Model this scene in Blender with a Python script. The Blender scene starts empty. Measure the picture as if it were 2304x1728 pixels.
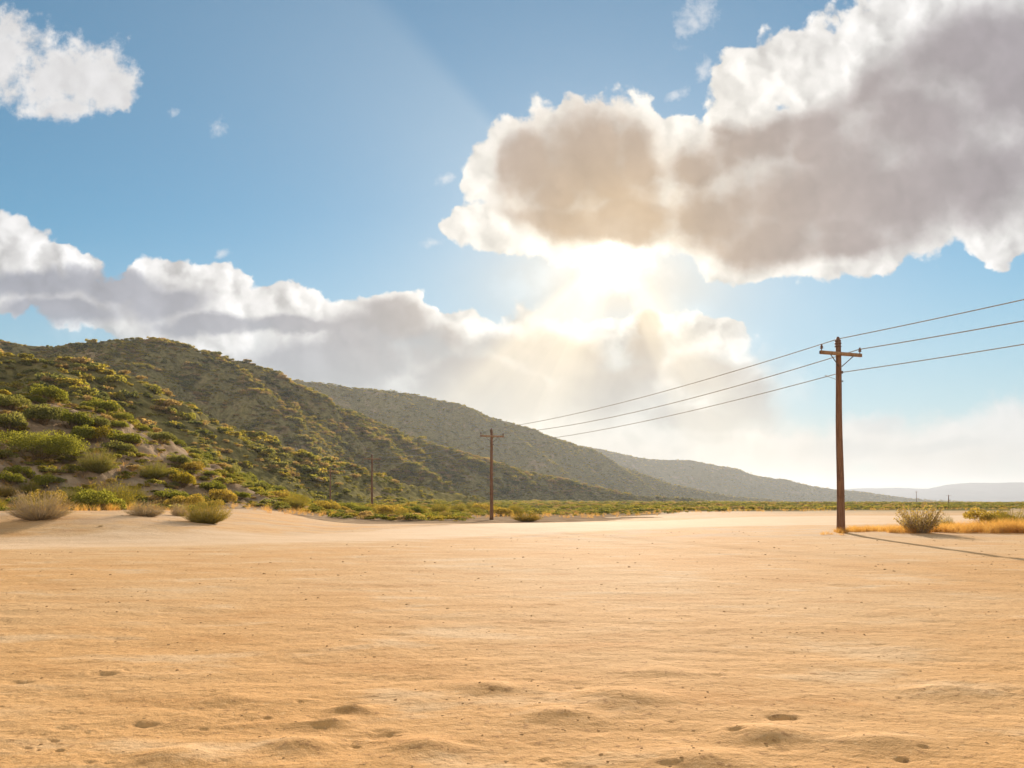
import bpy, math, random
import numpy as np

# ------------------------------------------------------------------ basics
FPX, CX, HY, EYE = 768.0, 512.0, 502.0, 1.6      # focal length, centre and horizon row of a 1024x768 picture, eye height
SUN_AZ = math.atan(0.135)                        # to the right of straight ahead (+Y)
SUN_EL = math.radians(17.5)
SUN_DIR = np.array([math.sin(SUN_AZ) * math.cos(SUN_EL), math.cos(SUN_AZ) * math.cos(SUN_EL), math.sin(SUN_EL)])
EXPOSURE = 1.0
scene = bpy.context.scene
COL = scene.collection
rng = np.random.default_rng(7)
random.seed(7)


def srgb(r, g, b):
    def f(c):
        c /= 255.0
        return c / 12.92 if c <= 0.04045 else ((c + 0.055) / 1.055) ** 2.4
    return (f(r), f(g), f(b), 1.0)


# ------------------------------------------------------------------ object helpers
def mesh_from(name, verts, faces, smooth=False):
    """verts (N,3); faces (M,3) or (M,4) array of one size."""
    verts = np.asarray(verts, dtype=np.float32)
    faces = np.asarray(faces, dtype=np.int32)
    me = bpy.data.meshes.new(name)
    n, k = faces.shape
    me.vertices.add(len(verts))
    me.vertices.foreach_set("co", verts.ravel())
    me.loops.add(n * k)
    me.loops.foreach_set("vertex_index", faces.ravel())
    me.polygons.add(n)
    me.polygons.foreach_set("loop_start", np.arange(0, n * k, k, dtype=np.int32))
    me.polygons.foreach_set("loop_total", np.full(n, k, dtype=np.int32))
    if smooth:
        me.polygons.foreach_set("use_smooth", np.ones(n, dtype=bool))
    me.update(calc_edges=True)
    return me


def link(name, me, mat=None, parent=None):
    o = bpy.data.objects.new(name, me)
    COL.objects.link(o)
    if mat is not None and me is not None and not me.materials:
        me.materials.append(mat)
    if parent is not None:
        o.parent = parent
    return o


def tag(o, label=None, cat=None, group=None, kind=None):
    for k, v in (("label", label), ("category", cat), ("group", group), ("kind", kind)):
        if v:
            o[k] = v
    return o


def copy_thing(root):
    r = root.copy()
    COL.objects.link(r)
    for ch in [c for c in root.children]:
        c = ch.copy()
        COL.objects.link(c)
        c.parent = r
        for g in [x for x in ch.children]:
            d = g.copy()
            COL.objects.link(d)
            d.parent = c
    return r


class MB:
    """collects quads"""
    def __init__(self):
        self.v, self.f, self.n = [], [], 0

    def add(self, v, f):
        v = np.asarray(v, dtype=float)
        self.v.append(v)
        self.f.append(np.asarray(f, dtype=int) + self.n)
        self.n += len(v)

    def tube(self, pts, radii, seg=10, cap=True):
        pts = np.asarray(pts, dtype=float)
        radii = np.broadcast_to(np.asarray(radii, dtype=float), (len(pts),))
        ang = np.arange(seg) * 2 * math.pi / seg
        rows = []
        for i, p in enumerate(pts):
            t = pts[min(i + 1, len(pts) - 1)] - pts[max(i - 1, 0)]
            t = t / (np.linalg.norm(t) + 1e-9)
            a = np.array([1.0, 0, 0]) if abs(t[0]) < 0.9 else np.array([0, 1.0, 0])
            u = np.cross(t, a)
            u /= np.linalg.norm(u)
            w = np.cross(t, u)
            rows.append(p + radii[i] * (np.cos(ang)[:, None] * u + np.sin(ang)[:, None] * w))
        v = np.concatenate(rows)
        f = []
        for i in range(len(pts) - 1):
            for j in range(seg):
                k = (j + 1) % seg
                f.append((i * seg + j, i * seg + k, (i + 1) * seg + k, (i + 1) * seg + j))
        n = len(v)
        if cap:
            v = np.concatenate([v, pts[[0]], pts[[-1]]])
            e = (len(pts) - 1) * seg
            for j in range(0, seg, 2):
                k, l = (j + 1) % seg, (j + 2) % seg
                f.append((n, l, k, j))
                f.append((n + 1, e + j, e + k, e + l))
        self.add(v, f)

    def box(self, c, ax, ay, az, bev=0.012):
        """bevelled beam: centre c and three half-axis vectors"""
        c, ax, ay, az = (np.asarray(q, dtype=float) for q in (c, ax, ay, az))
        la, lb, lc = (np.linalg.norm(q) for q in (ax, ay, az))
        rows = []
        for s, k in ((-1, 1), (-1 + bev / la, 0), (1 - bev / la, 0), (1, 1)):
            y1, z1 = 1 - k * bev / lb, 1 - k * bev / lc
            yb, zb = y1 - bev / lb, z1 - bev / lc
            rows.append(np.array([c + s * ax + y * ay + z * az for y, z in
                                  ((-y1, -zb), (-y1, zb), (-yb, z1), (yb, z1), (y1, zb), (y1, -zb), (yb, -z1), (-yb, -z1))]))
        v = np.concatenate(rows)
        f = []
        for i in range(3):
            for j in range(8):
                k = (j + 1) % 8
                f.append((i * 8 + j, i * 8 + k, i * 8 + 8 + k, i * 8 + 8 + j))
        for b in (0, 24):
            f += [(b, b + 1, b + 2, b + 7), (b + 7, b + 2, b + 3, b + 6), (b + 6, b + 3, b + 4, b + 5)]
        self.add(v, f)

    def lathe(self, c, prof, seg=14, axis=None):
        """prof: list of (radius, height)"""
        ang = np.arange(seg) * 2 * math.pi / seg
        v = np.concatenate([np.stack([r * np.cos(ang), r * np.sin(ang), np.full(seg, h)], 1) for r, h in prof])
        v = v + np.asarray(c, dtype=float)
        f = []
        for i in range(len(prof) - 1):
            for j in range(seg):
                k = (j + 1) % seg
                f.append((i * seg + j, i * seg + k, (i + 1) * seg + k, (i + 1) * seg + j))
        self.add(v, f)

    def mesh(self, name, smooth=False):
        return mesh_from(name, np.concatenate(self.v), np.concatenate(self.f), smooth)


# ------------------------------------------------------------------ node helpers
class NT:
    def __init__(self, tree):
        self.t = tree
        self.t.nodes.clear()

    def node(self, kind, **kw):
        n = self.t.nodes.new(kind)
        for k, v in kw.items():
            setattr(n, k, v)
        return n

    def put(self, sock, val):
        if isinstance(val, bpy.types.NodeSocket):
            self.t.links.new(val, sock)
        elif val is not None:
            if hasattr(sock.default_value, "__len__") and not hasattr(val, "__len__"):
                val = (val,) * len(sock.default_value)
            if hasattr(sock.default_value, "__len__") and len(val) != len(sock.default_value):
                val = tuple(val)[:len(sock.default_value)]
            sock.default_value = val

    def m(self, op, a, b=None, c=None, clamp=False):
        n = self.node("ShaderNodeMath", operation=op, use_clamp=clamp)
        for i, v in enumerate((a, b, c)):
            if v is not None:
                self.put(n.inputs[i], v)
        return n.outputs[0]

    def add(self, a, b): return self.m("ADD", a, b)
    def sub(self, a, b): return self.m("SUBTRACT", a, b)
    def mul(self, a, b): return self.m("MULTIPLY", a, b)
    def mad(self, a, b, c): return self.m("MULTIPLY_ADD", a, b, c)

    def v(self, op, a, b=None, c=None, scale=None):
        n = self.node("ShaderNodeVectorMath", operation=op)
        for i, q in enumerate((a, b, c)):
            if q is not None:
                self.put(n.inputs[i], q)
        if scale is not None:
            self.put(n.inputs["Scale"], scale)
        return n.outputs["Value"] if op in ("LENGTH", "DOT_PRODUCT", "DISTANCE") else n.outputs[0]

    def xyz(self, x, y, z=0.0):
        n = self.node("ShaderNodeCombineXYZ")
        for i, q in enumerate((x, y, z)):
            self.put(n.inputs[i], q)
        return n.outputs[0]

    def split(self, a):
        n = self.node("ShaderNodeSeparateXYZ")
        self.put(n.inputs[0], a)
        return n.outputs

    def noise(self, vec, scale, detail=4.0, rough=0.55, lac=2.0, dim="3D", color=False, distortion=0.0, w=None):
        n = self.node("ShaderNodeTexNoise", noise_dimensions=dim)
        if vec is not None and dim != "1D":
            self.put(n.inputs["Vector"], vec)
        if w is not None:
            self.put(n.inputs["W"], w)
        for k, q in (("Scale", scale), ("Detail", detail), ("Roughness", rough), ("Lacunarity", lac), ("Distortion", distortion)):
            self.put(n.inputs[k], q)
        return n.outputs["Color"] if color else n.outputs[0]

    def voronoi(self, vec, scale, feature="F1", detail=0.0, rough=0.5, dim="3D", smooth=None, out="Distance"):
        n = self.node("ShaderNodeTexVoronoi", voronoi_dimensions=dim, feature=feature)
        self.put(n.inputs["Vector"], vec)
        self.put(n.inputs["Scale"], scale)
        if "Detail" in n.inputs:
            self.put(n.inputs["Detail"], detail)
            self.put(n.inputs["Roughness"], rough)
        if smooth is not None:
            self.put(n.inputs["Smoothness"], smooth)
        return n.outputs[out]

    def ramp(self, x, a, b, lo=0.0, hi=1.0, kind="SMOOTHSTEP"):
        n = self.node("ShaderNodeMapRange", interpolation_type=kind, clamp=True)
        for i, q in enumerate((x, a, b, lo, hi)):
            self.put(n.inputs[i], q)
        return n.outputs[0]

    def mix(self, fac, a, b, blend="MIX"):
        n = self.node("ShaderNodeMix", data_type="RGBA", blend_type=blend)
        self.put(n.inputs[0], fac)
        self.put(n.inputs[6], a)
        self.put(n.inputs[7], b)
        return n.outputs[2]

    def scale_col(self, c, k):
        return self.v("SCALE", c, scale=k)


def material(name):
    m = bpy.data.materials.new(name)
    m.use_nodes = True
    return m, NT(m.node_tree)
# ------------------------------------------------------------------ sky: Nishita air with a cloud layer by direction
def build_sky():
    w = bpy.data.worlds.new("World")
    scene.world = w
    w.use_nodes = True
    N = NT(w.node_tree)
    K = 10.0 / (2.0 ** EXPOSURE)           # brings a displayed colour to the Background's units at strength 0.1
    d = N.node("ShaderNodeTexCoord").outputs["Generated"]
    dx, dy, dz = N.split(d)[0:3]
    ady = N.m("MAXIMUM", N.m("ABSOLUTE", dy), 0.02)
    front = N.ramp(dy, -0.05, 0.15)
    U = N.mul(N.m("DIVIDE", dx, ady), 7.68)          # gnomonic sky coordinates, hundredths of the focal length
    V = N.mul(N.m("DIVIDE", dz, ady), 7.68)
    P = N.xyz(U, V, 0.0)

    sky = N.node("ShaderNodeTexSky", sky_type="NISHITA", sun_disc=False, sun_elevation=SUN_EL, sun_rotation=SUN_AZ,
                 altitude=300.0, air_density=1.0, dust_density=0.0, ozone_density=2.0)
    air = sky.outputs[0]

    def q(px, py):
        return ((px - CX) / 100.0, (HY - py) / 100.0)

    def blobs(P, items, k=0.42):
        acc = None
        for (px, py, rx, ry) in items:
            u, v = q(px, py)
            iu, iv = 100.0 / rx, 100.0 / ry
            e = N.v("MULTIPLY_ADD", P, (iu, iv, 0), (-u * iu, -v * iv, 0))
            l = N.v("LENGTH", e)
            acc = l if acc is None else N.m("SMOOTH_MIN", acc, l, k)
        return N.sub(1.0, acc)                  # 1 inside, 0 at the outline, negative outside

    # --- cauliflower warps
    wn = N.noise(P, 0.9, 3.0, 0.5, color=True)
    wf = N.noise(P, 3.2, 5.0, 0.6, color=True)
    off = N.v("ADD", N.v("MULTIPLY_ADD", wn, (0.55, 0.4, 0), (-0.275, -0.2, 0)), N.v("MULTIPLY_ADD", wf, (0.26, 0.24, 0), (-0.13, -0.12, 0)))
    Pw = N.v("ADD", P, off)

    def billow(Pq):
        a = N.voronoi(N.v("ADD", Pq, N.v("SCALE", wf, scale=0.30)), 1.75, "SMOOTH_F1", detail=2.4, rough=0.45, dim="2D", smooth=0.45)
        return N.sub(0.62, a)                   # positive at puff centres
    bil = billow(P)
    sdir = 0.09
    # offset of a second reading, towards the sun, for the relief of the puffs
    su, sv = q(612, 250)
    tosun = N.v("NORMALIZE", N.v("SUBTRACT", (su, sv + 1.2, 0), P))
    P2 = N.v("ADD", P, N.v("SCALE", tosun, scale=sdir))
    bil2 = billow(P2)
    fine = N.sub(N.noise(P, 7.0, 6.0, 0.62), 0.5)
    relief = N.add(N.sub(bil, bil2), N.mul(fine, 0.05))                   # >0: faces the sun
    broad = N.sub(N.noise(P, 1.1, 4.0, 0.55), 0.5)

    cover_C = [(590, 158, 82, 74), (532, 165, 64, 58), (486, 168, 34, 40), (496, 232, 56, 36), (645, 150, 52, 62), (705, 172, 44, 42), (735, 140, 40, 46), (808, 118, 44, 34), (905, 115, 60, 40), (600, 235, 90, 38), (560, 222, 70, 40), (620, 215, 80, 45),
               (683, 140, 26, 36), (790, 62, 62, 50), (742, 82, 30, 42), (762, 140, 58, 40), (860, 75, 85, 66), (950, 50, 120, 90),
               (1060, 60, 130, 110), (800, 195, 110, 72), (890, 190, 125, 82), (990, 175, 120, 75), (765, 245, 85, 46), (852, 250, 70, 42),
               (715, 215, 62, 50), (1060, 215, 90, 46), (995, 232, 45, 30)]
    cover_A = [(0, 48, 66, 46), (55, 74, 62, 44), (92, 76, 42, 42), (-40, 60, 90, 55), (4, 22, 30, 26), (108, 90, 26, 30), (70, 104, 45, 18), (118, 96, 16, 20)]
    cover_B = [(20, 288, 90, 26), (5, 248, 62, 38), (-40, 250, 80, 46), (62, 266, 46, 26), (165, 280, 52, 36), (225, 286, 46, 32), (283, 306, 42, 32), (390, 322, 62, 38),
               (335, 322, 36, 26), (458, 332, 40, 30), (120, 306, 100, 34), (200, 340, 120, 52), (320, 365, 110, 66), (440, 385, 110, 72),
               (545, 372, 90, 66), (250, 420, 180, 95), (400, 440, 190, 95), (560, 440, 210, 95), (690, 440, 120, 62), (735, 390, 62, 50), (560, 350, 90, 46), (655, 345, 95, 40), (722, 335, 45, 26), (640, 395, 130, 60), (725, 405, 60, 42), (10, 300, 28, 20)]
    cover_D = [(868, 440, 62, 30), (945, 452, 90, 38), (1030, 440, 90, 46), (1120, 430, 100, 62), (780, 452, 80, 32)]
    wisps = [(706, 14, 20, 24), (692, 24, 18, 20), (708, 68, 9, 16), (680, 92, 14, 9), (445, 172, 9, 12), (218, 124, 14, 10), (170, 112, 12, 8), (428, 244, 12, 8), (226, 250, 10, 7)]
    dark_C = [(585, 158, 74, 66), (535, 150, 36, 34), (730, 165, 44, 36), (800, 150, 60, 40), (560, 195, 66, 40), (632, 212, 60, 32), (528, 160, 30, 40), (610, 180, 60, 50), (742, 200, 70, 58), (850, 172, 105, 66), (925, 128, 95, 66), (1005, 85, 95, 84),
              (845, 232, 80, 32), (765, 240, 50, 30), (960, 185, 80, 38), (1065, 145, 85, 70), (700, 205, 28, 40)]
    dark_B = [(30, 285, 72, 18), (112, 285, 60, 20), (165, 302, 58, 20), (60, 312, 72, 16), (215, 326, 66, 12), (292, 329, 60, 10), (390, 316, 40, 22), (366, 336, 52, 28), (422, 346, 38, 28),
              (330, 366, 95, 26), (462, 382, 62, 38), (520, 347, 46, 18), (562, 360, 56, 26), (505, 396, 70, 30), (600, 396, 58, 34), (642, 326, 16, 16), (640, 362, 24, 36), (702, 374, 46, 24), (748, 402, 38, 26), (700, 420, 60, 14)]
    dark_D = [(880, 425, 34, 10), (850, 447, 60, 9), (940, 446, 60, 7)]

    bil_f = N.sub(0.5, N.voronoi(N.v("ADD", P, N.v("SCALE", wf, scale=0.16)), 5.2, "SMOOTH_F1", detail=1.5, rough=0.5, dim="2D", smooth=0.3))
    def dens(cov, puff, fz, lo, hi):
        rim = N.ramp(cov, 0.10, 0.45, 1.0, 0.12)
        e = N.mad(N.mul(N.mad(bil_f, 0.35, bil), puff), rim, cov)
        e = N.mad(fine, fz, e)
        return N.ramp(e, lo, hi)

    C = blobs(Pw, cover_C)
    A = blobs(Pw, cover_A)
    B = blobs(Pw, cover_B)
    D = blobs(Pw, cover_D)
    Wi = blobs(Pw, wisps, 0.05)
    aC = dens(C, 0.50, 0.30, 0.02, 0.20)
    aA = dens(N.mad(broad, 1.3, A), 0.45, 1.3, -0.02, 0.62)
    aB = dens(B, 0.50, 0.25, 0.03, 0.20)
    aD = dens(D, 0.35, 0.35, -0.12, 0.55)
    aW = N.mul(dens(N.mad(broad, 1.2, Wi), 0.6, 2.4, 0.0, 1.3), 0.6)
    soft = N.v("ADD", P, N.v("MULTIPLY_ADD", wn, (0.5, 0.4, 0), (-0.25, -0.2, 0)))
    soft = N.v("ADD", soft, N.v("MULTIPLY_ADD", wf, (0.22, 0.2, 0), (-0.11, -0.1, 0)))
    def darkness(items, lo, hi):
        b = blobs(soft, items)
        return N.ramp(N.mad(bil, 0.26, N.mad(bil_f, 0.10, N.mad(fine, 0.14, b))), lo, hi)
    dk = N.sub(blobs(soft, dark_C, 0.7), 0.12)
    allow = N.ramp(dk, -0.40, 0.12)
    T = N.m("SMOOTH_MAX", N.mad(C, 1.0, 0.04), N.mad(dk, 0.9, 0.10), 0.2)
    sC = N.mul(N.ramp(N.mad(bil, 0.22, N.mad(bil_f, 0.08, N.mad(broad, 0.80, T))), -0.04, 0.72), allow)
    sB = darkness(dark_B, -0.30, 0.45)
    sD = N.mul(darkness(dark_D, -0.3, 0.7), 0.6)

    # --- light round the sun
    rel = N.v("SUBTRACT", P, (su, sv, 0))
    r = N.v("LENGTH", rel)
    r2 = N.v("LENGTH", N.v("MULTIPLY", N.v("ADD", rel, N.v("MULTIPLY_ADD", wf, (0.5, 0.5, 0), (-0.25, -0.25, 0))), (0.8, 1.0, 0)))
    def expo(x, s): return N.m("EXPONENT", N.mul(x, -1.0 / s))
    core = N.mul(N.m("EXPONENT", N.mul(N.mul(r2, r2), -1.0 / (0.26 ** 2))), front)
    halo = N.mul(expo(r, 0.95), front)
    wide = N.mul(expo(r, 2.6), front)
    sx, sy, _ = N.split(rel)[0:3]
    ang = N.m("ARCTAN2", sx, N.mul(sy, -1.0))      # 0 straight down
    wb = N.mad(N.sub(N.noise(None, 5.0, 3.0, 0.6, dim="1D", w=N.add(ang, 6.3)), 0.5), 0.9, 1.0)
    def shaft(a0, a1, a2, a3):
        return N.mul(N.ramp(ang, a0, a1), N.ramp(ang, a3, a2))
    beam = N.add(shaft(-1.0, -0.78, -0.45, 0.02), N.mul(shaft(0.30, 0.42, 0.6, 1.0), 0.7))
    beam = N.mul(beam, wb)
    up_shaft = N.mul(N.mul(shaft(-2.44, -2.34, -2.2, -1.5), N.mul(expo(r, 3.0), N.ramp(r, 0.8, 1.8))), front)
    down = N.ramp(sy, 0.1, -0.5)

    # --- colours (as displayed, then brought to scene units)
    def col(r_, g_, b_): return srgb(r_, g_, b_)
    warm = N.m("MINIMUM", N.mul(expo(r, 1.6), 1.4), 1.0)
    white = N.mix(warm, col(230, 229, 229), col(252, 243, 226))
    grey = N.mix(warm, col(160, 156, 163), col(200, 174, 142))
    greyB = N.mix(warm, col(166, 170, 181), col(205, 182, 148))
    def shade(s, g, amp):
        c = N.mix(s, white, g)
        lit = N.mad(N.mul(relief, N.mad(s, -0.75, 1.0)), amp, 1.0)
        lit = N.mad(broad, 0.34, lit)
        lit = N.mad(N.sub(N.noise(P, 2.3, 4.0, 0.5), 0.5), 0.22, lit)
        return N.scale_col(c, N.m("MAXIMUM", lit, 0.3))
    cC = shade(sC, grey, 0.8)
    cB = shade(sB, greyB, 1.2)
    cA = shade(N.ramp(N.mad(broad, 1.0, A), 0.0, 1.2, 0.0, 0.30), col(196, 196, 202), 0.35)
    cD = shade(sD, col(196, 200, 205), 0.2)

    base = N.v("MULTIPLY", air, (1.0 / K * AIR_GAIN[0], 1.0 / K * AIR_GAIN[1], 1.0 / K * AIR_GAIN[2]))   # in displayed units
    el = N.ramp(V, 0.0, 3.0, 1.0, 0.0)
    base = N.mix(N.mul(el, 0.82), base, col(192, 202, 207))
    base = N.mix(N.mul(N.mul(wide, 0.40), front), base, col(205, 219, 226))
    out_ = N.mul(up_shaft, 0.42)
    base = N.mix(out_, base, col(206, 222, 232))
    out = N.mix(N.mul(aW, 1.0), base, col(236, 236, 238))
    out = N.mix(aA, out, cA)
    mist = N.m("EXPONENT", N.mul(-1.0, N.add(N.m("POWER", N.mul(sx, 1.0), 2.0), N.m("POWER", N.mul(N.add(sy, 0.30), 1.9), 2.0))))
    veil_w = N.m("EXPONENT", N.mul(-1.0, N.add(N.m("POWER", N.mul(sx, 0.5), 2.0), N.m("POWER", N.mul(N.add(sy, 0.35), 1.35), 2.0))))
    out = N.mix(N.mul(N.mul(veil_w, 0.55), front), out, col(208, 221, 227))
    out = N.mix(N.mul(N.mul(mist, 0.78), front), out, N.mix(N.ramp(N.mad(bil, 0.6, broad), -0.15, 0.25), col(232, 212, 184), col(252, 243, 226)))
    out = N.mix(N.mul(aD, 0.85), out, cD)
    low = N.ramp(V, 0.55, 2.1)
    cB = N.mix(N.mul(N.ramp(V, 1.75, 0.5), 0.45), cB, N.mix(warm, col(200, 199, 198), col(222, 204, 174)))
    aBs = N.ramp(N.mad(bil, 0.25, N.mad(broad, 0.5, B)), -0.25, 0.60)
    aB = N.add(N.mul(aB, N.sub(1.0, N.ramp(V, 2.0, 1.25))), N.mul(aBs, N.ramp(V, 2.0, 1.25)))
    out = N.mix(N.mul(aB, N.mad(low, 0.25, 0.75)), out, cB)
    lowmist = N.m("MULTIPLY", N.ramp(V, 1.05, 0.25), N.mad(N.add(broad, N.mul(bil, 0.35)), 0.9, 0.74), clamp=True)
    out = N.mix(lowmist, out, N.mix(warm, col(204, 204, 200), col(226, 208, 176)))
    glow_dn = N.mul(N.mul(expo(r, 1.5), N.mad(N.mul(beam, down), 0.95, 0.15)), 0.70)
    out = N.mix(N.m("MINIMUM", glow_dn, 0.85), out, col(255, 238, 205))
    rays = N.mul(N.mul(beam, down), N.mul(expo(r, 1.7), front))
    out = N.v("ADD", out, N.v("SCALE", (1.0, 0.86, 0.62), scale=N.mul(rays, 0.26)))
    out = N.mix(aC, out, cC)
    veil = N.m("MINIMUM", N.mul(N.mul(halo, 0.26), N.mad(beam, 0.6, 0.4)), 1.0)
    out = N.v("ADD", out, N.v("SCALE", (1.0, 0.84, 0.6), scale=N.mul(veil, 0.36)))
    out = N.v("ADD", out, N.v("SCALE", (1.0, 0.95, 0.85), scale=N.mul(N.add(N.mul(core, 0.9), N.mul(N.mul(expo(r2, 0.60), front), 0.42)), N.mad(sC, -0.85, 1.0))))
    # below the horizon: plain ground tone
    out = N.mix(N.ramp(dz, -0.004, -0.05), out, col(170, 130, 90))
    # bright cloud added to the unseen sky behind the viewer, for fill light
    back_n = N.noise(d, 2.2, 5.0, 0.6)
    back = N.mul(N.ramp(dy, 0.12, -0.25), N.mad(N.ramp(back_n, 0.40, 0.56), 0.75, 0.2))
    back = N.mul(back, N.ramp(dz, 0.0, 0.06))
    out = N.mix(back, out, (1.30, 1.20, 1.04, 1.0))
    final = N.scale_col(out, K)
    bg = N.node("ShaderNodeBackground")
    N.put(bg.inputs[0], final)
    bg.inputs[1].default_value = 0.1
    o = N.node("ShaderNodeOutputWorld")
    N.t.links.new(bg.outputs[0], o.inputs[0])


AIR_GAIN = (0.30, 0.52, 0.53)


def build_camera_sun():
    cam = bpy.data.cameras.new("camera")
    cam.lens, cam.sensor_width, cam.shift_y = 27.0, 36.0, (HY - 384.0) / 1024.0
    cam.clip_start, cam.clip_end = 0.1, 40000.0
    co = bpy.data.objects.new("camera", cam)
    co.location = (0, 0, EYE)
    co.rotation_euler = (math.radians(90), 0, 0)
    COL.objects.link(co)
    scene.camera = co
    li = bpy.data.lights.new("sun", "SUN")
    li.energy, li.angle, li.color = 4.9, math.radians(0.9), (1.0, 0.88, 0.74)
    lo = bpy.data.objects.new("sun", li)
    from mathutils import Vector
    lo.rotation_euler = Vector(SUN_DIR).to_track_quat("Z", "Y").to_euler()
    lo.location = (0, 0, 60)
    COL.objects.link(lo)
    vs = scene.view_settings
    scene.display_settings.display_device = "sRGB"
    vs.view_transform, vs.look, vs.exposure, vs.gamma = "Standard", "None", EXPOSURE, 1.0
    vs.use_curve_mapping = False
    c = scene.cycles
    c.use_denoising = True
    c.max_bounces, c.diffuse_bounces, c.glossy_bounces, c.transmission_bounces, c.volume_bounces, c.transparent_max_bounces = 6, 3, 2, 4, 0, 8
    c.sample_clamp_indirect = 6.0
    c.caustics_reflective = c.caustics_refractive = False
    scene.world.cycles.sampling_method = "MANUAL"
    scene.world.cycles.sample_map_resolution = 512
# ------------------------------------------------------------------ numpy noise
def _hash(ix, iy, seed):
    h = (ix.astype(np.int64) * 374761393 + iy.astype(np.int64) * 668265263 + seed * 974634777) & 0xFFFFFFFF
    h = ((h ^ (h >> 13)) * 1274126177) & 0xFFFFFFFF
    h = h ^ (h >> 16)
    return (h & 0xFFFFFF) / float(0xFFFFFF)


def vnoise(x, y, seed=0):
    x0, y0 = np.floor(x), np.floor(y)
    fx, fy = x - x0, y - y0
    fx, fy = fx * fx * fx * (fx * (fx * 6 - 15) + 10), fy * fy * fy * (fy * (fy * 6 - 15) + 10)
    a, b = _hash(x0, y0, seed), _hash(x0 + 1, y0, seed)
    c, d = _hash(x0, y0 + 1, seed), _hash(x0 + 1, y0 + 1, seed)
    return (a + (b - a) * fx) * (1 - fy) + (c + (d - c) * fx) * fy


def fbm(x, y, octv=4, seed=0, rough=0.5):
    t, amp, tot = 0.0, 1.0, 0.0
    for o in range(octv):
        t = t + amp * (vnoise(x, y, seed + o * 17) - 0.5)
        tot += amp
        x, y = x * 1.62 - y * 1.18 + 3.7, x * 1.18 + y * 1.62 - 1.3
        amp *= rough
    return t / tot


def sstep(a, b, x):
    t = np.clip((x - a) / (b - a), 0, 1)
    return t * t * (3 - 2 * t)


# ------------------------------------------------------------------ ground heights
ROAD = [(-90, 22, 5), (-40, 25, 5), (-19, 29, 5), (-7.7, 34.5, 5.2), (0, 48, 9), (8, 60, 13), (16, 66, 15), (28, 72, 15), (60, 80, 16), (110, 90, 18)]   # x, y, half width


def road_edge(x, y):
    """>0 inside the track, in metres from its edge"""
    best = np.full(np.shape(x), -1e9)
    for (x0, y0, w0), (x1, y1, w1) in zip(ROAD[:-1], ROAD[1:]):
        dx, dy = x1 - x0, y1 - y0
        t = np.clip(((x - x0) * dx + (y - y0) * dy) / (dx * dx + dy * dy), 0, 1)
        d = np.hypot(x - x0 - t * dx, y - y0 - t * dy)
        best = np.maximum(best, w0 + (w1 - w0) * t - d)
    return best


def base_height(x, y):
    g = -0.45 * sstep(48, 85, y) * sstep(30, 10, x)
    m = sstep(30.5, 39.5, y + 0.12 * (x + 30)) * sstep(-9, -21, x + 0.10 * (y - 40)) * sstep(140, 70, y)
    g = g + 1.05 * m * (1 + 0.5 * fbm(x * 0.12, y * 0.12, 3, 5))
    g = g + 0.10 * fbm(x * 0.07, y * 0.07, 3, 9) * sstep(8, 25, y)
    re = road_edge(x, y)
    g = g - 0.05 * sstep(-4.0, 4.0, re)
    # low bank on the near side of the track, and the swell that the roadside pole stands on
    g = g + 0.10 * np.exp(-((x - 18) / 9.0) ** 2 - ((y - 38.5) / 3.5) ** 2)
    return g


def at_ground(px, py, fn):
    """where the sight line of a picture point meets the surface fn"""
    Y = np.geomspace(3.5, 4000, 6000)
    X = (px - CX) / FPX * Y
    z = EYE - (py - HY) / FPX * Y
    h = fn(X, Y)
    k = np.argmax(z <= h) if np.any(z <= h) else len(Y) - 1
    return X[k], Y[k], h[k]


# pits and swells of the trampled sand: picture spot, width in px, depth; made into world places here
PITS = [(20, 682, 26, .035), (104, 674, 30, .045), (382, 735, 44, .05), (54, 740, 15, .03), (60, 750, 12, .03), (26, 747, 14, .025), (142, 724, 36, .035), (316, 720, 40, .03), (352, 706, 34, .03), (210, 697, 40, .02),
        (602, 698, 20, .035), (782, 719, 34, .055), (736, 733, 20, .04), (967, 686, 48, .04), (1010, 691, 20, .02), (904, 759, 22, .03), (792, 652, 24, .018), (742, 655, 20, .015), (722, 646, 18, .018), (664, 660, 34, .018),
        (884, 665, 22, .02), (856, 659, 22, .016), (838, 670, 26, .016), (700, 641, 22, .014), (208, 654, 16, .02), (190, 640, 14, .015), (120, 640, 20, .014), (60, 644, 20, .014), (12, 652, 12, .016), (240, 588, 14, .02),
        (300, 583, 18, .014), (330, 576, 20, .014), (62, 655, 18, .012), (428, 655, 14, .012), (400, 600, 14, .01), (470, 596, 16, .01), (590, 655, 20, .012), (640, 670, 26, .015), (560, 690, 30, .018), (88, 762, 20, .02)]
SWELLS = [(330, 722, 70, .05), (300, 745, 90, .05), (352, 710, 60, .04), (230, 700, 70, .03), (425, 748, 90, .05), (620, 700, 120, .06), (560, 716, 110, .05), (760, 735, 100, .05), (700, 760, 130, .05), (500, 688, 90, .03), (880, 742, 110, .04),
          (180, 756, 110, .04), (480, 690, 80, .03), (660, 672, 90, .03), (950, 690, 100, .03)]


def _spots(lst):
    out = []
    for px, py, w, a in lst:
        Y = EYE * FPX / (py - HY)
        out.append(((px - CX) / FPX * Y, Y, w * Y / FPX, a))
    return out


_r = np.random.default_rng(21)
PIT_W = _spots(PITS)
for _ in range(850):
    _y = 4.2 + 26 * _r.random()
    PIT_W.append(((_r.random() - 0.5) * 1.7 * _y, _y, (0.05 + 0.13 * _r.random() ** 2) * (1 + _y / 22), (0.006 + 0.018 * _r.random() ** 2.2) * (1 + _y / 22)))
SWELL_W = _spots(SWELLS)


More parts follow.
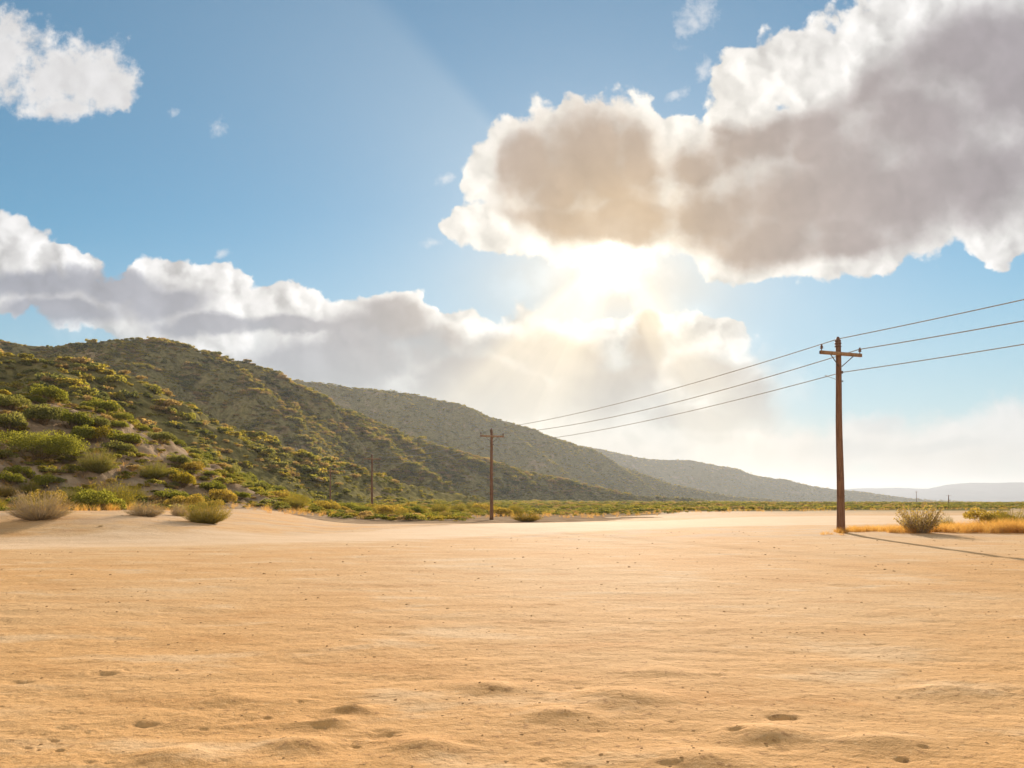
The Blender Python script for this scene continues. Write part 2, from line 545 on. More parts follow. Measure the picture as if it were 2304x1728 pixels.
# old wheel tracks across the sand (world places)
TRACKS = [[(-22, 15.5), (-12.2, 18.3), (-9.8, 20.8), (-6.0, 24.6), (-3.3, 27.9), (2, 33), (9, 38)], [(-9.5, 9.8), (-6.7, 11.1), (-5.9, 12.5), (-4.7, 14.3), (-3.45, 16.4), (-2.0, 18.1), (0.8, 21), (5, 24.5)],
          [(14, 12.5), (9.0, 13.4), (4.5, 15.4), (1.0, 18.5)], [(20, 21), (12, 23), (5, 27.5), (1, 32)]]


def near_relief(x, y):
    r = np.hypot(x, y)
    g = 0.0 * x
    f1 = sstep(60, 15, r)
    g += f1 * 0.045 * fbm(x * 0.55, y * 0.8, 4, 31)
    f2 = sstep(34, 9, r)
    wind = fbm(x * 0.9, y * 2.6 + 0.5 * fbm(x, y, 2, 77), 4, 41, 0.55)
    g += f2 * 0.030 * wind
    patch = sstep(0.0, 0.18, fbm(x * 0.5, y * 0.7, 3, 55))
    g += f2 * (0.008 + 0.013 * patch) * fbm(x * 5.0, y * 6.5, 4, 61, 0.6)
    for trk in TRACKS:
        best = np.full(np.shape(x), 9.0)
        for (x0, y0), (x1, y1) in zip(trk[:-1], trk[1:]):
            dx, dy = x1 - x0, y1 - y0
            t = np.clip(((x - x0) * dx + (y - y0) * dy) / (dx * dx + dy * dy), 0, 1)
            best = np.minimum(best, np.hypot(x - x0 - t * dx, y - y0 - t * dy))
        wv = best + 0.9 * fbm(x * 0.8, y * 0.8, 4, 71)
        g += (-0.024 * np.exp(-(wv / 0.20) ** 2) + 0.012 * np.exp(-((wv - 0.5) / 0.25) ** 2)) * np.clip(0.05 + 4.0 * fbm(x * 0.9, y * 0.9, 3, 72), 0, 1)
    near = r < 40
    xs, ys = x[near], y[near]
    e = np.zeros_like(xs)
    for cx, cy, w, a in PIT_W:
        k = np.flatnonzero((np.abs(xs - cx) < 2.2 * w) & (np.abs(ys - cy) < 2.2 * w))
        if len(k) == 0:
            continue
        dx, dy = xs[k] - cx, ys[k] - cy
        n = 1 + 1.5 * fbm(dx * 5 / (w * 4) + cx * 3, dy * 8 / (w * 4) + cy, 4, 3, 0.65)
        d = np.hypot(dx, dy * 1.7) / (0.40 * w * n)
        e[k] += a * (-0.62 * np.exp(-d ** 2.0) + 0.08 * np.exp(-((d - 1.6) / 0.5) ** 2))
    for cx, cy, w, a in SWELL_W:
        k = np.flatnonzero((np.abs(xs - cx) < 1.5 * w) & (np.abs(ys - cy) < 1.5 * w))
        if len(k) == 0:
            continue
        dx, dy = xs[k] - cx, ys[k] - cy
        n = 1 + 0.6 * fbm(dx * 3 + cx * 3, dy * 3 + cy, 2, 13)
        d = np.hypot(dx, dy * 1.5) / (0.40 * w * n)
        e[k] += 1.1 * a * np.exp(-d ** 2)
    g[near] += e
    return g


def ground_height(x, y):
    return base_height(x, y) + near_relief(x, y)


# ------------------------------------------------------------------ hills: crest lines (picture column, row, distance), slope width per metre of height
RIDGES = [
    dict(k=2.5, n=0.14, s=11, p=1.25, pts=[(-260, 380, 62), (-100, 386, 70), (0, 394, 80), (28, 398, 82), (60, 402, 86), (93, 424, 92), (139, 440, 100), (157, 454, 108), (194, 463, 120), (222, 475, 135), (260, 488, 155), (300, 497, 180)]),
    dict(k=1.75, n=0.22, s=23, p=1.2, pts=[(-160, 360, 190), (0, 356, 205), (60, 357, 210), (84, 361, 215), (120, 373, 222), (145, 389, 228), (175, 403, 235), (205, 418, 243), (241, 431, 252), (279, 444, 262), (303, 453, 270), (321, 460, 278), (357, 469, 295), (382, 478, 310), (406, 484, 325), (440, 492, 350), (480, 497, 380)]),
    dict(k=1.55, n=0.24, s=37, p=1.25, pts=[(-200, 338, 400), (0, 341, 420), (28, 345, 422), (51, 347, 424), (70, 344, 426), (116, 339, 430), (153, 339, 440), (185, 345, 450), (222, 356, 460), (259, 370, 470), (278, 378, 475), (301, 395, 482), (324, 404, 490), (339, 409, 495), (382, 424, 512), (394, 431, 518), (436, 444, 535), (467, 454, 550), (503, 465, 570), (539, 474, 595), (588, 486, 630), (636, 495, 670), (700, 499, 720)]),
    dict(k=1.7, n=0.20, s=51, p=1.3, pts=[(160, 386, 860), (240, 384, 870), (296, 380, 880), (324, 383, 890), (352, 388, 900), (389, 390, 920), (417, 395, 935), (444, 401, 950), (467, 408, 965), (491, 417, 985), (515, 425, 1005), (539, 434, 1025), (567, 442, 1050), (584, 447, 1068), (600, 456, 1085), (618, 466, 1105), (642, 474, 1130), (672, 484, 1165), (696, 489, 1195), (732, 496, 1240), (780, 500, 1300)]),
    dict(k=2.2, n=0.20, s=63, p=1.3, pts=[(420, 440, 1800), (520, 438, 1850), (584, 446, 1900), (612, 452, 1930), (648, 459, 1970), (666, 459.5, 1990), (690, 460, 2010), (708, 464, 2040), (732, 468, 2070), (757, 476, 2100), (783, 479, 2130), (808, 485, 2170), (832, 489, 2210), (860, 491, 2250), (886, 495, 2300), (911, 498, 2350), (937, 500, 2400), (980, 501.2, 2500)]),
]
for R_, f_ in zip(RIDGES, (1.0, 1.0, 1.38, 1.5, 1.5)):
    R_["pts"] = [(a_, b_, Y * f_) for a_, b_, Y in R_["pts"]]
for R_ in RIDGES:
    R_["w"] = [((px - CX) / FPX * Y, Y, (HY - py) / FPX * Y + EYE) for px, py, Y in R_["pts"]]
# side spurs that run down from a crest towards the flat: (picture column, row, distance)
SPURS = [
    dict(k=1.5, n=0.2, s=71, p=1.1, pts=[(120, 345, 425), (127, 362, 400), (140, 385, 370), (150, 405, 350), (165, 425, 335)]),
    dict(k=1.5, n=0.2, s=73, p=1.1, pts=[(228, 364, 455), (258, 390, 430), (275, 412, 410), (292, 432, 395), (312, 450, 380)]),
    dict(k=1.5, n=0.2, s=79, p=1.1, pts=[(50, 360, 205), (62, 378, 185), (78, 398, 168), (95, 420, 155)]),
    dict(k=1.5, n=0.2, s=83, p=1.1, pts=[(170, 404, 232), (180, 420, 212), (192, 438, 195), (205, 455, 180)]),
    dict(k=1.6, n=0.2, s=89, p=1.1, pts=[(400, 395, 920), (420, 418, 870), (437, 440, 830), (450, 462, 800)]),
    dict(k=1.6, n=0.2, s=97, p=1.1, pts=[(500, 424, 990), (530, 448, 930), (560, 470, 890)]),
    dict(k=1.6, n=0.2, s=91, p=1.1, pts=[(350, 416, 500), (372, 436, 475), (398, 456, 450), (430, 474, 430)]),
]
for R_, f_ in zip(SPURS, (1.34, 1.34, 1.0, 1.0, 1.45, 1.45, 1.34)):
    R_["pts"] = [(a_, b_, Y * f_) for a_, b_, Y in R_["pts"]]
for R_ in SPURS:
    R_["w"] = [((px - CX) / FPX * Y, Y, (HY - py) / FPX * Y + EYE) for px, py, Y in R_["pts"]]


def hill_height(x, y):
    out = np.full(np.shape(x), -5.0)
    for R_ in RIDGES + SPURS:
        w = R_["w"]
        bd, bz = np.full(np.shape(x), 1e9), np.zeros(np.shape(x))
        best = np.full(np.shape(x), -5.0)
        sc = max(p[2] for p in w)
        wob = 1 + 0.35 * fbm(x / (sc * 0.9), y / (sc * 0.9), 3, R_["s"])
        for (x0, y0, z0), (x1, y1, z1) in zip(w[:-1], w[1:]):
            dx, dy = x1 - x0, y1 - y0
            t = np.clip(((x - x0) * dx + (y - y0) * dy) / (dx * dx + dy * dy), 0, 1)
            d = np.hypot(x - x0 - t * dx, y - y0 - t * dy)
            zc = z0 + (z1 - z0) * t
            tt = d / (R_["k"] * np.maximum(zc, 1.5) * wob)
            tc = np.clip(tt, 0, 1)
            z = zc * (0.75 * (0.5 + 0.5 * np.cos(np.pi * tc)) + 0.25 * (1 - tc) ** R_["p"]) - 1.2 * np.clip(tt - 0.8, 0, 5)
            up = z > best
            best = np.where(up, z, best)
            bd = np.where(up, tt, bd)
            bz = np.where(up, zc, bz)
        g = fbm(x / (sc * 0.42), y / (sc * 0.42), 4, R_["s"] + 5, 0.55)
        gully = 0.55 - np.abs(g) * 3.0
        amp = R_["n"] * bz * np.clip(bd * 3.5, 0, 1) * np.clip(1.1 - bd, 0, 1)
        best = best - amp * np.clip(gully, 0, 1) + amp * 0.55 * g
        out = np.maximum(out, best)
    return out


def land_height(x, y):
    g = base_height(x, y)
    h = hill_height(x, y)
    # smooth union keeps the foot of the slope soft
    k = np.clip(0.02 * np.hypot(x, y), 0.5, 6.0)
    d = np.clip(0.5 + 0.5 * (h - g) / k, 0, 1)
    return g + (h - g) * d + k * d * (1 - d)


# ------------------------------------------------------------------ materials of the land
def sand_colour(N, P):
    """sand albedo by world place: warm near tones, paler crusts, ochre streaks"""
    big = N.noise(P, 0.09, 4.0, 0.55)
    mid = N.noise(N.v("MULTIPLY", P, (0.6, 1.3, 1.0)), 0.7, 5.0, 0.6)
    fin = N.noise(P, 14.0, 4.0, 0.65)
    gr = N.noise(P, 90.0, 2.0, 0.7)
    streak = N.noise(N.v("MULTIPLY", P, (0.35, 1.0, 1.0)), 3.2, 5.0, 0.7)
    c = N.mix(N.ramp(big, 0.35, 0.65), (0.56, 0.320, 0.130, 1), (0.565, 0.365, 0.185, 1))
    c = N.mix(N.ramp(mid, 0.50, 0.68, 0.0, 0.6), c, (0.46, 0.245, 0.09, 1))
    c = N.mix(N.ramp(mid, 0.47, 0.33, 0.0, 0.7), c, (0.60, 0.43, 0.26, 1))
    c = N.mix(N.ramp(fin, 0.54, 0.68, 0.0, 0.7), c, (0.30, 0.165, 0.075, 1))
    c = N.mix(N.ramp(fin, 0.44, 0.25, 0.0, 0.35), c, (0.74, 0.55, 0.33, 1))
    c = N.mix(N.ramp(streak, 0.57, 0.70, 0.0, 0.42), c, (0.36, 0.20, 0.085, 1))
    c = N.mix(N.ramp(gr, 0.58, 0.72, 0.0, 0.45), c, (0.28, 0.15, 0.07, 1))
    c = N.mix(N.ramp(gr, 0.40, 0.28, 0.0, 0.45), c, (0.80, 0.63, 0.42, 1))
    x_, y_, z_ = N.split(P)[0:3]
    c = N.mix(N.ramp(y_, 14.0, 6.0, 0.0, 0.55), c, N.v("MULTIPLY", c, (1.0, 0.93, 0.82)))
    return c, mid, fin, gr


def sand_material(track=False):
    m, N = material("packed_pale_sand" if track else "sand")
    P = N.node("ShaderNodeNewGeometry").outputs["Position"]
    c, mid, fin, gr = sand_colour(N, P)
    # gravel crust beside the roadside pole and along the brush
    x, y, z = N.split(P)[0:3]
    crust = N.mul(N.ramp(N.noise(P, 0.35, 3.0, 0.6), 0.45, 0.62), N.ramp(y, 30.0, 37.0))
    c = N.mix(N.mul(crust, 0.5), c, (0.46, 0.34, 0.235, 1))
    far = N.ramp(y, 85.0, 150.0)
    scrub = N.ramp(N.noise(P, 0.05, 5.0, 0.6), 0.40, 0.55)
    c = N.mix(N.mul(far, N.mad(scrub, 0.5, 0.35)), c, (0.26, 0.20, 0.10, 1))
    if track:       # pale driven surface, fading into the sand at its margins
        e = N.node("ShaderNodeAttribute", attribute_name="edge").outputs["Fac"]
        s = N.noise(N.v("MULTIPLY", P, (0.4, 1.2, 1.0)), 0.8, 5.0, 0.6)
        pale = N.mix(N.ramp(s, 0.35, 0.7), (0.66, 0.48, 0.31, 1), (0.59, 0.41, 0.25, 1))
        pale = N.mix(N.ramp(gr, 0.6, 0.75, 0.0, 0.4), pale, (0.42, 0.27, 0.15, 1))
        edge = N.mad(N.sub(N.noise(P, 0.5, 5.0, 0.65), 0.5), 5.0, e)
        c = N.mix(N.mul(N.ramp(edge, 0.3, 3.6), 0.85), c, pale)
    b = N.node("ShaderNodeBsdfPrincipled")
    N.put(b.inputs["Base Color"], c)
    b.inputs["Roughness"].default_value = 0.92
    b.inputs["Specular IOR Level"].default_value = 0.03
    hgt = N.add(N.mul(fin, 0.8), N.add(N.mul(gr, 0.25), N.mul(N.noise(N.v("MULTIPLY", P, (0.8, 1.1, 1.0)), 2.2, 7.0, 0.62), 2.6)))
    bp = N.node("ShaderNodeBump")
    bp.inputs["Strength"].default_value = 0.62
    bp.inputs["Distance"].default_value = 0.032
    N.put(bp.inputs["Height"], hgt)
    N.t.links.new(bp.outputs[0], b.inputs["Normal"])
    o = N.node("ShaderNodeOutputMaterial")
    N.t.links.new(b.outputs[0], o.inputs[0])
    return m


def hill_material():
    m, N = material("scrub_covered_soil")
    P = N.node("ShaderNodeNewGeometry").outputs["Position"]
    dist = N.v("LENGTH", P)
    a = N.noise(P, 0.035, 6.0, 0.6)
    b_ = N.noise(P, 0.45, 5.0, 0.65)
    f = N.noise(P, 3.5, 4.0, 0.7)
    soil = N.mix(N.ramp(b_, 0.35, 0.65), (0.28, 0.19, 0.12, 1), (0.42, 0.305, 0.205, 1))
    soil = N.mix(N.ramp(f, 0.55, 0.7, 0.0, 0.6), soil, (0.22, 0.15, 0.09, 1))
    green = N.mix(N.ramp(b_, 0.4, 0.62), (0.105, 0.098, 0.028, 1), (0.20, 0.175, 0.055, 1))
    green = N.mix(N.ramp(f, 0.5, 0.75, 0.0, 0.6), green, (0.17, 0.14, 0.055, 1))
    bare = N.ramp(a, 0.52, 0.62)
    near = N.ramp(dist, 95.0, 190.0)
    fac = N.m("MAXIMUM", N.mul(bare, 0.0), N.mad(near, 0.80, 0.08))
    fac = N.mul(fac, N.mad(N.ramp(a, 0.55, 0.68), -0.45, 1.0))
    c = N.mix(fac, soil, green)
    d = N.node("ShaderNodeBsdfDiffuse")
    N.put(d.inputs[0], c)
    bp = N.node("ShaderNodeBump")
    bp.inputs["Strength"].default_value = 0.8
    bp.inputs["Distance"].default_value = 0.5
    N.put(bp.inputs["Height"], N.add(b_, N.mul(f, 0.35)))
    N.t.links.new(bp.outputs[0], d.inputs["Normal"])
    o = N.node("ShaderNodeOutputMaterial")
    N.t.links.new(d.outputs[0], o.inputs[0])
    return m


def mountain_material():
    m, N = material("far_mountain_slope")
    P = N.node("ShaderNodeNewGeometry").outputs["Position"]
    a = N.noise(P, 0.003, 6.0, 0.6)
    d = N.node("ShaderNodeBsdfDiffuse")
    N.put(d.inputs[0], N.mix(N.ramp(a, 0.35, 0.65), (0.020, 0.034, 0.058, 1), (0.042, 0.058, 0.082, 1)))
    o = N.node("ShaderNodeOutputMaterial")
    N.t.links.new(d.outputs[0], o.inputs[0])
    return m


# ------------------------------------------------------------------ land meshes
def grid_faces(nr, nc, wrap=False):
    i, j = np.meshgrid(np.arange(nr - 1), np.arange(nc if wrap else nc - 1), indexing="ij")
    j2 = (j + 1) % nc
    return np.stack([i * nc + j, i * nc + j2, (i + 1) * nc + j2, (i + 1) * nc + j], -1).reshape(-1, 4)


def build_land():
    # ground: one sheet right round the viewer, finest where it is near
    rows = np.concatenate([[0.25, 0.7, 1.3, 1.9, 2.4], EYE * FPX / (np.arange(940, 505.4, -0.85) - HY), np.geomspace(370, 10400, 60)])
    front = np.arctan((np.arange(-420, 1445, 1.55) - CX) / FPX)
    back = np.linspace(front[-1], front[0] + 2 * math.pi, 90)[1:-1]
    az = np.concatenate([front, back])
    r, a = np.meshgrid(rows, az, indexing="ij")
    dist = r / np.maximum(np.cos(a), 0.45)       # rows of equal depth in front
    x, y = dist * np.sin(a), dist * np.cos(a)
    z = ground_height(x.ravel(), y.ravel()).reshape(x.shape)
    z = np.where(dist > 3000, z - 0.3, z)
    f = grid_faces(len(rows), len(az), True)
    v = np.stack([x, y, z], -1).reshape(-1, 3)
    sand = sand_material()
    g = link("ground", mesh_from("ground", v, f[:, ::-1], True), sand)
    tag(g, "wide flat of pale orange trampled sand", "ground", kind="structure")

    # pale packed track: a sheet just above the sand, its edge feathered by its own material
    xs = np.linspace(-80, 105, 520)
    rx, ry, rw = (np.array(q, dtype=float) for q in zip(*ROAD))
    cy, cw = np.interp(xs, rx, ry), np.interp(xs, rx, rw)
    sl = np.gradient(cy, xs)
    off = np.linspace(-1.35, 1.35, 46)
    X = xs[:, None] + 0 * off[None, :]
    Y = cy[:, None] + off[None, :] * (cw * np.sqrt(1 + sl ** 2))[:, None]
    inside = road_edge(X, Y)
    Z = ground_height(X.ravel(), Y.ravel()).reshape(X.shape) + (0.006 + 0.0003 * np.hypot(X, Y)) * sstep(-0.6, 0.8, inside) - 0.10 * sstep(-0.2, -1.2, inside)
    v = np.stack([X, Y, Z], -1).reshape(-1, 3)
    me = mesh_from("road", v, grid_faces(len(xs), len(off))[:, ::-1], True)
    at = me.attributes.new("edge", "FLOAT", "POINT")
    at.data.foreach_set("value", road_edge(X, Y).ravel().astype(np.float32))
    tag(link("road", me, sand_material(True)), "pale packed sand track crossing the flat", "road", kind="structure")

    # hills
    rows = np.geomspace(40, 4100, 700)
    cols = np.arctan((np.arange(-330, 1010, 1.9) - CX) / FPX)
    r, a = np.meshgrid(rows, cols, indexing="ij")
    x, y = r * np.sin(a), r * np.cos(a)
    y = r
    x = r * np.tan(a)
    h = land_height(x.ravel(), y.ravel()).reshape(x.shape)
    b = base_height(x.ravel(), y.ravel()).reshape(x.shape)
    up = h - b
    rough = fbm(x / 5.0, y / 5.0, 3, 91) * np.clip(up * 0.12, 0, 1) * np.clip(r / 150.0, 0.25, 5.0) * 0.8
    z = h + rough - 0.06
    idx = grid_faces(len(rows), len(cols))
    keep = (up.ravel()[idx] > 0.03).any(1)
    idx = idx[keep]
    used = np.unique(idx)
    remap = np.zeros(x.size, dtype=int)
    remap[used] = np.arange(len(used))
    v = np.stack([x, y, z], -1).reshape(-1, 3)[used]
    hm = link("hills", mesh_from("hills", v, remap[idx][:, ::-1], True), hill_material())
    tag(hm, "scrub covered hills stepping down to the flat", "hills", kind="structure")

    # far mountain
    pts = [(700, 494), (780, 491), (867, 488.5), (891, 487.6), (906, 488), (928, 488.8), (946, 485), (971, 482.8), (1024, 482.5), (1120, 480), (1260, 484), (1420, 478), (1600, 486)]
    px = np.arange(690, 1600, 2.0)
    top = np.interp(px, [p[0] for p in pts], [p[1] for p in pts]) + 1.6 * fbm(px / 26.0, px * 0, 4, 3)
    tt = np.linspace(0, 1, 26)
    D = 9300 - 1500 * tt[None, :] + 0 * px[:, None]
    hz = (HY - top)[:, None] / FPX * 9300 * (1 - tt[None, :]) ** 1.25
    X = (px[:, None] - CX) / FPX * 9300 * (D / 9300)
    hz = hz * (1 + 0.35 * fbm(X / 500, D / 500, 4, 8) * np.clip(tt[None, :] * 4, 0, 1)) + EYE * (1 - tt[None, :]) - 6 * tt[None, :]
    v = np.stack([X, D, hz], -1).reshape(-1, 3)
    # back slope
    Xb, Yb = X[:, :1] * 1.12, D[:, :1] * 1.10
    n0 = len(v)
    v = np.concatenate([v, np.stack([Xb, Yb, 0 * Xb - 6], -1).reshape(-1, 3)])
    f = grid_faces(len(px), len(tt))
    i = np.arange(len(px) - 1)
    fb = np.stack([n0 + i, n0 + i + 1, (i + 1) * len(tt), i * len(tt)], -1)
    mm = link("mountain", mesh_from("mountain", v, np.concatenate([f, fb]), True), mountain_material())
    tag(mm, "long low mountain far off in blue haze", "mountain", kind="structure")


def build_haze():
    m = bpy.data.materials.new("thin_haze")
    m.use_nodes = True
    N = NT(m.node_tree)
    pv = N.node("ShaderNodeVolumePrincipled")
    pv.inputs["Color"].default_value = (0.58, 0.61, 0.655, 1)
    pv.inputs["Density"].default_value = HAZE
    pv.inputs["Anisotropy"].default_value = 0.40
    o = N.node("ShaderNodeOutputMaterial")
    N.t.links.new(pv.outputs[0], o.inputs["Volume"])
    s = 10800.0
    z0, z1 = -14.0, 270.0
    v = [(-s, -s, z0), (s, -s, z0), (s, s, z0), (-s, s, z0), (-s, -s, z1), (s, -s, z1), (s, s, z1), (-s, s, z1)]
    f = [(0, 3, 2, 1), (4, 5, 6, 7), (0, 1, 5, 4), (1, 2, 6, 5), (2, 3, 7, 6), (3, 0, 4, 7)]
    h = link("haze", mesh_from("haze", v, f), m)
    tag(h, "thin warm haze in the air over the flat", "haze", kind="stuff")


HAZE = 8e-5
# ------------------------------------------------------------------ plants
def leaf_material(name, a, b, transl=0.45, dry=None, nscale=0.5):
    m, N = material(name)
    geo = N.node("ShaderNodeNewGeometry")
    P = geo.outputs["Position"]
    rnd = N.node("ShaderNodeObjectInfo").outputs["Random"]
    per_leaf = geo.outputs["Random Per Island"]
    n = N.noise(P, nscale, 3.0, 0.6)
    f = N.mad(per_leaf, 0.5, N.mad(rnd, 0.45, N.mul(N.sub(n, 0.5), 1.0)))
    c = N.mix(N.ramp(f, 0.1, 0.85, kind="LINEAR"), a + (1,), b + (1,))
    if dry:
        c = N.mix(N.ramp(N.mad(n, 0.8, N.mul(per_leaf, 0.4)), 0.55, 0.85, 0.0, 0.7), c, dry + (1,))
    d = N.node("ShaderNodeBsdfDiffuse")
    t = N.node("ShaderNodeBsdfTranslucent")
    N.put(d.inputs[0], c)
    N.put(t.inputs[0], N.v("MULTIPLY", c, (1.80, 1.62, 0.80)))
    mx = N.node("ShaderNodeMixShader")
    mx.inputs[0].default_value = transl
    N.t.links.new(d.outputs[0], mx.inputs[1])
    N.t.links.new(t.outputs[0], mx.inputs[2])
    o = N.node("ShaderNodeOutputMaterial")
    N.t.links.new(mx.outputs[0], o.inputs[0])
    return m


def quads_at(c, u, v):
    """quads with centres c and half axes u, v"""
    V = np.stack([c - u - v, c + u - v, c + u + v, c - u + v], 1).reshape(-1, 3)
    return V, np.arange(len(V)).reshape(-1, 4)


def unit(a):
    return a / (np.linalg.norm(a, axis=-1, keepdims=True) + 1e-9)


def leaf_quads(c, size, r, out=None, flat=0.45, aspect=0.5):
    n = len(c)
    d = unit(r.normal(size=(n, 3)) + (0 if out is None else out * 0.9))
    s = unit(np.cross(d, r.normal(size=(n, 3))))
    k = (size * (0.6 + 0.8 * r.random(n)))[:, None]
    return quads_at(c, d * k, s * k * aspect)


def stems_set(n, r, h, spread, curve=0.35, seg=4, w=0.008, base=0.12, tip=0.35):
    """n thin stems fanning from the foot; returns ribbon verts/faces and the paths"""
    az = r.random(n) * 2 * math.pi
    lean = spread * np.sqrt(r.random(n))
    ph = r.random(6) * 6.28
    lump = 0.10 * np.sin(2 * az + ph[0] + 2 * lean) + 0.08 * np.sin(3 * az + ph[1] - 3 * lean) + 0.07 * np.sin(5 * az + ph[2] + 5 * lean)
    L = h * (0.62 + 0.45 * r.random(n) ** 0.8 + lump) * (1 - 0.18 * (lean / max(spread, 1e-3)) ** 2)
    b0 = base * np.sqrt(r.random(n))
    root = np.stack([b0 * np.cos(az), b0 * np.sin(az), np.zeros(n) - 0.03], 1)
    t = np.linspace(0, 1, seg + 1)
    path = [root]
    for k in range(seg):
        an = lean * (1 - curve * t[k])
        az2 = az + r.normal(size=n) * 0.16
        step = np.stack([np.sin(an) * np.cos(az2), np.sin(an) * np.sin(az2), np.cos(an)], 1) * (L / seg)[:, None]
        path.append(path[-1] + step)
    path = np.stack(path, 1)                       # n, seg+1, 3
    side = unit(np.cross(path[:, -1] - path[:, 0], r.normal(size=(n, 3))))
    wid = w * np.linspace(1, tip, seg + 1)
    a = path + side[:, None, :] * wid[None, :, None]
    b = path - side[:, None, :] * wid[None, :, None]
    V = np.stack([a, b], 2).reshape(-1, 3)
    F = []
    for k in range(seg):
        o = np.arange(n) * (seg + 1) * 2 + k * 2
        F.append(np.stack([o, o + 1, o + 3, o + 2], 1))
    return V, np.concatenate(F), path


def along(path, r, n, lo, hi):
    """n random places on the paths"""
    i = r.integers(0, len(path), n)
    t = (lo + (hi - lo) * r.random(n)) * (path.shape[1] - 1)
    k = np.minimum(t.astype(int), path.shape[1] - 2)
    f = (t - k)[:, None]
    p = path[i, k] * (1 - f) + path[i, k + 1] * f
    d = unit(path[i, k + 1] - path[i, k])
    return p, d


# each maker returns (stem mesh, foliage mesh) for a plant about 2 m wide and 1 m high
def make_broom(seed, leaves=5200, stems=420, spread=1.36, h=1.15, lo=0.24, size=0.019):
    r = np.random.default_rng(seed)
    V, F, path = stems_set(stems, r, h, spread, 0.30, 5, 0.007, 0.16)
    V2, F2, path2 = stems_set(stems * 2, r, h * 0.97, spread, 0.35, 5, 0.004, 0.2)
    V = np.concatenate([V, V2])
    F = np.concatenate([F, F2 + len(V) - len(V2)])
    p, d = along(np.concatenate([path, path2]), r, leaves, lo, 1.02)
    p = p + r.normal(size=p.shape) * 0.022
    c, f = leaf_quads(p, size, r, d * 1.6 + np.array([0, 0, 0.5]), aspect=0.28)
    return mesh_from("stem", V, F), mesh_from("foliage", c, f)


def make_dry(seed):
    r = np.random.default_rng(seed)
    V, F, path = stems_set(900, r, 1.05, 1.38, 0.28, 5, 0.0055, 0.22)
    n = 2600
    p, d = along(path, r, n, 0.4, 1.0)
    tw = unit(d + r.normal(size=d.shape) * 0.5)
    L = 0.04 + 0.09 * r.random(n)
    s = unit(np.cross(tw, r.normal(size=tw.shape)))
    c2, f2 = quads_at(p + tw * L[:, None] * 0.5, tw * L[:, None] * 0.5, s * 0.0028)
    V = np.concatenate([V, c2])
    F = np.concatenate([F, f2 + len(V) - len(c2)])
    p, d = along(path, r, 1500, 0.72, 1.04)
    c, f = leaf_quads(p + r.normal(size=p.shape) * 0.03, 0.016, r, d * 1.5, aspect=0.3)
    return mesh_from("stem", V, F), mesh_from("foliage", c, f)


def make_vase(seed):
    """upright open fan of stout stems with leafy ends"""
    r = np.random.default_rng(seed)
    V, F, path = stems_set(95, r, 1.12, 0.98, 0.22, 6, 0.011, 0.12, 0.5)
    V2, F2, path2 = stems_set(150, r, 0.95, 1.08, 0.2, 6, 0.006, 0.14, 0.5)
    V = np.concatenate([V, V2])
    F = np.concatenate([F, F2 + len(V) - len(V2)])
    p, d = along(path, r, 1500, 0.5, 1.03)
    p2, d2 = along(path2, r, 1000, 0.45, 1.0)
    p, d = np.concatenate([p, p2]), np.concatenate([d, d2])
    c, f = leaf_quads(p + r.normal(size=p.shape) * 0.028, 0.024, r, d, aspect=0.42)
    return mesh_from("stem", V, F), mesh_from("foliage", c, f)


def lumpy(r, n, lumps, flat=0.8):
    """n points on a heap of leafy lumps, with outward directions"""
    cs = np.stack([(r.random(lumps) - 0.5) * 1.3, (r.random(lumps) - 0.5) * 1.3, 0.25 + 0.35 * r.random(lumps)], 1)
    cs[:, 2] *= 1.15 - 0.6 * np.hypot(cs[:, 0], cs[:, 1])
    rr = 0.26 + 0.20 * r.random(lumps)
    i = r.integers(0, lumps, n)
    d = unit(r.normal(size=(n, 3)))
    d[:, 2] = np.abs(d[:, 2]) * 1.1 - 0.35
    d = unit(d)
    rad = rr[i] * (0.62 + 0.42 * r.random(n) ** 0.6)
    p = cs[i] + d * rad[:, None] * np.array([1, 1, flat])
    ok = p[:, 2] > 0.02
    return p[ok], d[ok]


def make_dome(seed, leaves=3400, size=0.034, lumps=12):
    r = np.random.default_rng(seed)
    p, d = lumpy(r, leaves, lumps)
    c, f = leaf_quads(p, size, r, d * 0.8 + np.array([0, 0, 0.4]), aspect=0.5)
    V, F, path = stems_set(60, r, 0.7, 1.25, 0.2, 4, 0.012, 0.18)
    return mesh_from("stem", V, F), mesh_from("foliage", c, f)


def make_thicket(seed):
    r = np.random.default_rng(seed)
    p, d = lumpy(r, 15000, 26)
    c, f = leaf_quads(p, 0.014, r, d * 0.8 + np.array([0, 0, 0.4]), aspect=0.5)
    V, F, path = stems_set(90, r, 0.6, 1.25, 0.2, 4, 0.006, 0.3)
    return mesh_from("stem", V, F), mesh_from("foliage", c, f)


def make_clump(seed, leaves, size, lumps=7):
    r = np.random.default_rng(seed)
    p, d = lumpy(r, leaves, lumps)
    c, f = leaf_quads(p, size, r, d * 0.9 + np.array([0, 0, 0.4]), aspect=0.6)
    return mesh_from("clump", c, f)


